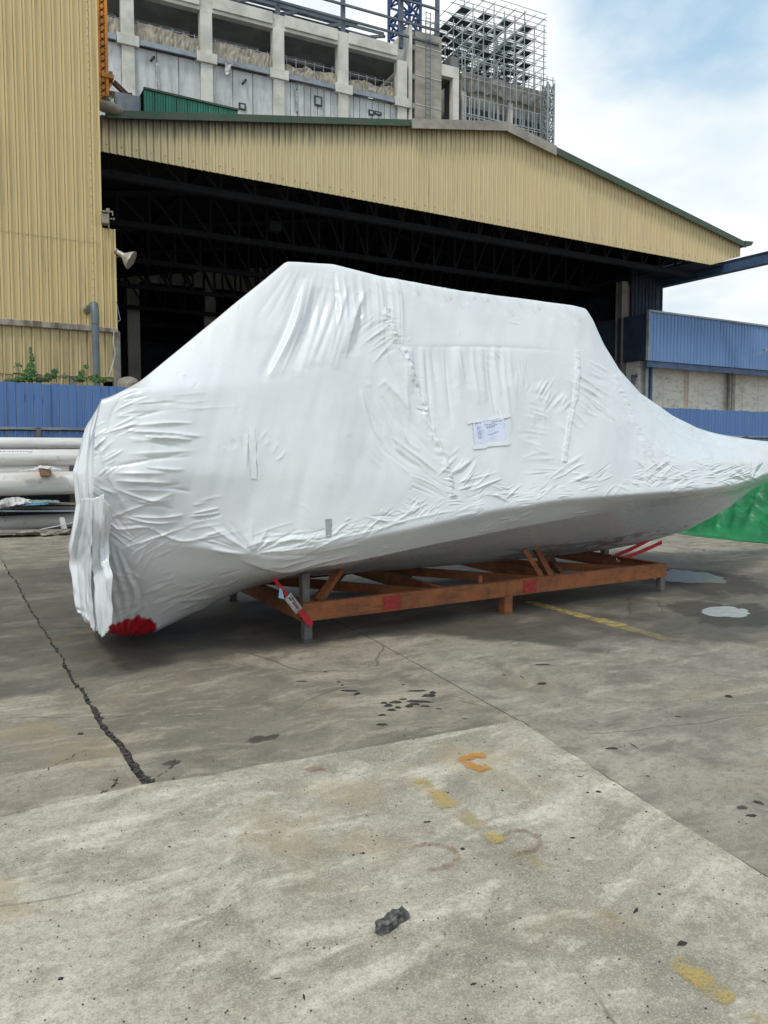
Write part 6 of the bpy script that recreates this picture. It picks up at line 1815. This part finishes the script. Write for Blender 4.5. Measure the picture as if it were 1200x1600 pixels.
# green sheet lean-to roof on the hangar
gp = [on_Y(224, 139, 31.0), on_Y(372, 173, 31.0)]
gr = empty('green_sheet_roof', (gp[0].x, 31.0, gp[0].z - 2), 'low green corrugated roof end showing above the hangar eave', 'roof')
n_ = 9
for k in range(n_):
    f0, f1 = k / n_, (k + 1) / n_
    xa_, xb_ = gp[0].x + (gp[1].x - gp[0].x) * f0, gp[0].x + (gp[1].x - gp[0].x) * f1
    za_, zb2 = gp[0].z + (gp[1].z - gp[0].z) * f0, gp[0].z + (gp[1].z - gp[0].z) * f1
    m = MB(); m.box(xa_ + .01, xb_ - .01, 31.0, 31.04, roofz(xb_) + .03, min(za_, zb2) + .06 - .0, b=0)
    m.v[:] = [Vector((v.x, v.y, v.z if v.z < roofz(xb_) + .04 else max((za_ if v.x < (xa_ + xb_) / 2 else zb2), roofz(xb_) + .045))) for v in m.v]
    for j in range(4):
        xr = xa_ + (xb_ - xa_) * (j + .5) / 4; zr_ = za_ + (zb2 - za_) * (j + .5) / 4
        m.box(xr - .03, xr + .03, 30.97, 30.999, roofz(xb_) + .03, max(zr_ - .06, roofz(xb_) + .05))
    m.build('sheet_panel', M['green_roof'], gr)
m = MB(); m.bar(gp[0] + Vector((0, -.02, .02)), gp[1] + Vector((0, -.02, .02)), .12, .08); m.build('edge_flashing', M['green_trim'], gr)
m = MB(); m.add([gp[0], gp[1], gp[1] + Vector((0, 14, .0)), gp[0] + Vector((0, 14, 0))], [(0, 1, 2, 3)]); m.build('roof_sheet', M['green_roof'], gr)
MB().box(gp[0].x - 1.0, gp[0].x - .05, 31.3, 31.6, roofz(gp[0].x) + .02, on_Y(215, 152, 31.4).z).build('vent_box', M['steel_grey'], gr)
# pale gutter sack at the roof corner, with a tuft of weeds
gs = on_Y(170, 168, 27.6)
bm = bmesh.new(); bmesh.ops.create_icosphere(bm, subdivisions=3, radius=1)
for v in bm.verts:
    n2 = v.co.normalized(); k_ = 1 + .25 * float(fbm(np.array(n2.x * 2.5), np.array(n2.y * 2.5 + n2.z * 3.1), 15)); v.co = Vector((n2.x * .42 * k_, n2.y * .3 * k_, n2.z * .17 * k_ + n2.x * -.02)) + gs
me = bpy.data.meshes.new('cement_sack'); bm.to_mesh(me); bm.free(); o = bpy.data.objects.new('cement_sack', me); link(o); me.materials.append(M['grey_trim']); me.polygons.foreach_set('use_smooth', [True] * len(me.polygons))
tag(o, 'lumpy grey sack at the left end of the hangar gutter', 'sack')
wt = empty('weed_tuft', on_Y(172, 158, 27.8), 'small weed tuft growing at the left end of the hangar gutter', 'plant')
m = MB(); r = random.Random(3)
for k in range(60):
    p = on_Y(r.uniform(163, 182), r.uniform(150, 163), 27.8 + r.uniform(-.1, .1)); s = r.uniform(.03, .06); u = Vector((r.uniform(-1, 1), r.uniform(-.4, .4), r.uniform(-1, 1))).normalized(); w = u.cross(Vector((0, -1, .4)))
    m.add([p, p + u * s + w * s * .5, p + u * s * 2, p + u * s - w * s * .5], [(0, 1, 2, 3)])
m.build('foliage', M['leaf_dark'], wt)

# ------------------------------------------------------------------ debris on the slabs
MARKS = [('the tar chunk', 612, 1447), ('the orange paint patch', 742, 1190), ('the upper brown ring', 812, 1318), ('the lower brown ring', 672, 1341), ('the slab corner', 812, 1128), ('the worn patch', 408, 1155),
         ("the cradle's middle leg", 790, 960), ("the cradle's left leg", 473, 1003), ("the cradle's right leg", 1033, 925), ('the bright puddle', 1128, 958), ('the crack end', 232, 1224), ('the red engine tip', 200, 1003), ('the bottom yellow dash', 1095, 1535), ('the biggest shard', 655, 1097), ('the dark pit', 272, 1193), ('the middle yellow dash', 773, 1310)]
USED = set()
def where(c, L, W_, base, px, py):
    shape = ('thin' if W_ / L < .25 else 'slim' if W_ / L < .45 else 'stubby') + ' ' + ('long' if L > .1 else 'short' if L > .045 else 'tiny')
    near = sorted(((on_Z(x_, y_) - c).length, m_, px - x_, py - y_) for m_, x_, y_ in MARKS)
    for d, m_, dx, dy in near:
        if d < .02: continue
        h = 'right' if dx > 0 else 'left'
        side = h + ' of' if abs(dx) > 2.2 * abs(dy) else ('in front of' if dy > 0 else 'behind') if abs(dy) > 2.2 * abs(dx) else ('front ' if dy > 0 else 'rear ') + h + ' of'
        dw = 'just' if d < .10 else "a hand's breadth" if d < .22 else "a shoe's length" if d < .42 else 'about half a metre' if d < .65 else 'one short pace' if d < .95 else 'well over a pace' if d < 1.6 else 'several paces'
        lab = '%s dark fragment %s %s %s' % (shape, dw, side, m_)
        if lab not in USED: break
    USED.add(lab); return lab
def chip(px, py, L, W_, ang, seed, mat='dark_debris', name='dark_fragment', label='small dark charred fragment lying on the concrete', group='small dark fragments scattered on the concrete', cat='debris', hgt=.35, lightslab=False):
    r = random.Random(seed); c = on_Z(px, py); z0 = .0045 if lightslab else .0006
    n = 9; top = []; bot = []
    ang -= 1.0
    ca, sa_ = math.cos(ang), math.sin(ang)
    for k in range(n):
        t = 2 * math.pi * k / n; q = 1 + r.uniform(-.35, .25)
        x = L / 2 * q * math.cos(t); y = W_ / 2 * q * math.sin(t)
        bot.append(Vector((c.x + x * ca - y * sa_, c.y + x * sa_ + y * ca, z0)))
        x *= .62; y *= .55
        top.append(Vector((c.x + x * ca - y * sa_, c.y + x * sa_ + y * ca, z0 + W_ * hgt * r.uniform(.6, 1.2))))
    ce = sum(top, Vector()) / n + Vector((0, 0, W_ * .06))
    v = bot + top + [ce]
    f = [(k, (k + 1) % n, n + (k + 1) % n, n + k) for k in range(n)] + [(n + k, n + (k + 1) % n, 2 * n) for k in range(n)] + [tuple(range(n - 1, -1, -1))]
    if name == 'dark_fragment': label = where(c, L, W_, label, px, py)
    o = mesh(name, v, f, M[mat]); tag(o, label, cat, group)
    return o
def tar_chunk():
    c = on_Z(612, 1447); bm = bmesh.new(); bmesh.ops.create_cube(bm, size=1); bmesh.ops.subdivide_edges(bm, edges=bm.edges[:], cuts=9, use_grid_fill=True)
    qa, qb = on_Z(585, 1459), on_Z(638, 1436); a = math.atan2(qb.y - qa.y, qb.x - qa.x)
    for v in bm.verts:
        x, y, z = v.co.x * .135, v.co.y * .048, (v.co.z + .5) * .030
        y *= 1 - .35 * abs(x / .07) ** 1.5; y += .012 * math.sin(x * 28)
        q = np.array(x * 60); w_ = float(fbm(np.array(x * 45.), np.array(y * 60. + z * 70), 91, 3)); w2 = float(fbm(np.array(x * 38. + 9), np.array(y * 48. - z * 50), 92, 3))
        z = max(.0045, z * (1 + .5 * w2) + .0045 if z > .002 else .0045); x += .010 * w_; y += .010 * w2
        v.co = Vector((c.x + x * math.cos(a) - y * math.sin(a), c.y + x * math.sin(a) + y * math.cos(a), z))
    me = bpy.data.meshes.new('tar_chunk'); bm.to_mesh(me); bm.free(); o = bpy.data.objects.new('tar_chunk', me); link(o); me.materials.append(M['tar'])
    tag(o, 'largest black tar chunk lying alone on the light slab', 'debris')
tar_chunk()
sd_ = 10
G1 = 'dark shards in the cluster before the cradle'; L1 = 'dark shard in the scattered cluster on the grey slab before the cradle'
for (px_, py_, L, w, a) in ((545, 1080, .13, .022, .45), (558, 1085, .06, .03, 1.2), (652, 1080, .15, .022, .5), (670, 1088, .12, .035, .6), (655, 1097, .16, .03, .45),
                            (676, 1083, .06, .03, .2), (618, 1098, .09, .03, .5), (607, 1103, .07, .035, .7), (596, 1118, .06, .02, .5), (596, 1133, .07, .022, .45), (640, 1104, .07, .035, .9),
                            (612, 1110, .05, .03, .3), (628, 1093, .06, .018, .5), (664, 1104, .06, .02, .3), (685, 1108, .05, .012, .4), (622, 1106, .04, .025, .4), (600, 1099, .04, .025, .4), (648, 1101, .09, .025, .4)):
    sd_ += 1; chip(px_, py_, L, w, a, sd_, label=L1, group=G1)
for (px_, py_, L, w, a) in ((508, 1050, .03, .015, .4), (530, 1066, .03, .015, .4), (535, 1071, .03, .015, 1), (473, 1065, .09, .015, .45), (848, 1039, .13, .018, .5), (846, 1069, .08, .03, .5),
                            (788, 1055, .03, .01, .5), (815, 1058, .05, .008, -.6), (684, 1140, .01, .01, 0), (955, 1170, .07, .02, .5), (990, 1165, .10, .008, -.8), (1138, 1089, .06, .035, .2), (1012, 1213, .02, .008, 0),
                            (1186, 1255, .05, .022, -.3), (726, 1273 - 150, .03, .01, .4), (950, 1020, .03, .01, .4), (1060, 1120, .04, .012, .4), (178, 1033, .07, .015, .4), (125, 1147, .04, .02, .4), (630, 1070, .03, .01, .4), (1175, 1275, .05, .02, .6), (470, 1030, .04, .01, .6)):
    if (px_, py_) == (684, 1140): continue
    sd_ += 1; chip(px_, py_, L, w, a, sd_)
G2 = 'small dark bits scattered on the light slab'; L2 = 'tiny dark bit lying on the light foreground slab'
for (px_, py_, L, w, a) in ((700, 1175 + 65, .02, .012, 0), (843, 1214, .02, .012, 0), (906, 1215, .035, .010, .4), (918, 1240, .02, .016, .4), (935, 1239, .035, .022, .3), (960, 1228, .02, .01, .3), (785, 1237, .018, .014, 0),
                            (723, 1328, .025, .02, .8), (668, 1286, .045, .015, .7), (895, 1311, .03, .015, .5), (1010, 1270, .016, .014, .5), (695, 1335 - 96, .015, .01, .5), (1065, 1477, .05, .03, .7), (993, 1425, .06, .018, 1.3),
                            (740, 1540, .03, .012, .8), (95, 1532, .022, .02, .5), (568, 1335, .018, .018, .5), (552, 1338, .016, .014, .5), (433, 1531, .035, .006, .6), (475, 1560, .04, .01, -.8), (265, 1325, .02, .012, .5), (384, 1304, .014, .012, .5), (1030, 1399, .02, .015, .5)):
    sd_ += 1; chip(px_, py_, L * .75, w * .72, a, sd_, label=L2, group=G2, lightslab=True)
for (px_, py_) in ((262, 880), (1100, 860), (240, 870)):
    sd_ += 1; chip(px_, py_, .05, .03, .4, sd_)
# stone grains lying about, uncountable
gv = MB(); r = random.Random(77)
for k in range(900):
    px_ = r.uniform(0, 1200); py_ = 860 + 740 * r.random() ** 1.3; c = on_Z(px_, py_); s = r.uniform(.0008, .0022)
    gv.box(c.x - s, c.x + s * 1.3, c.y - s, c.y + s, .004, .005 + s)
gr_ = gv.build('loose_grit', M['pit'], None, kind='stuff'); tag(gr_, 'loose grit scattered over the concrete slabs', 'grit')
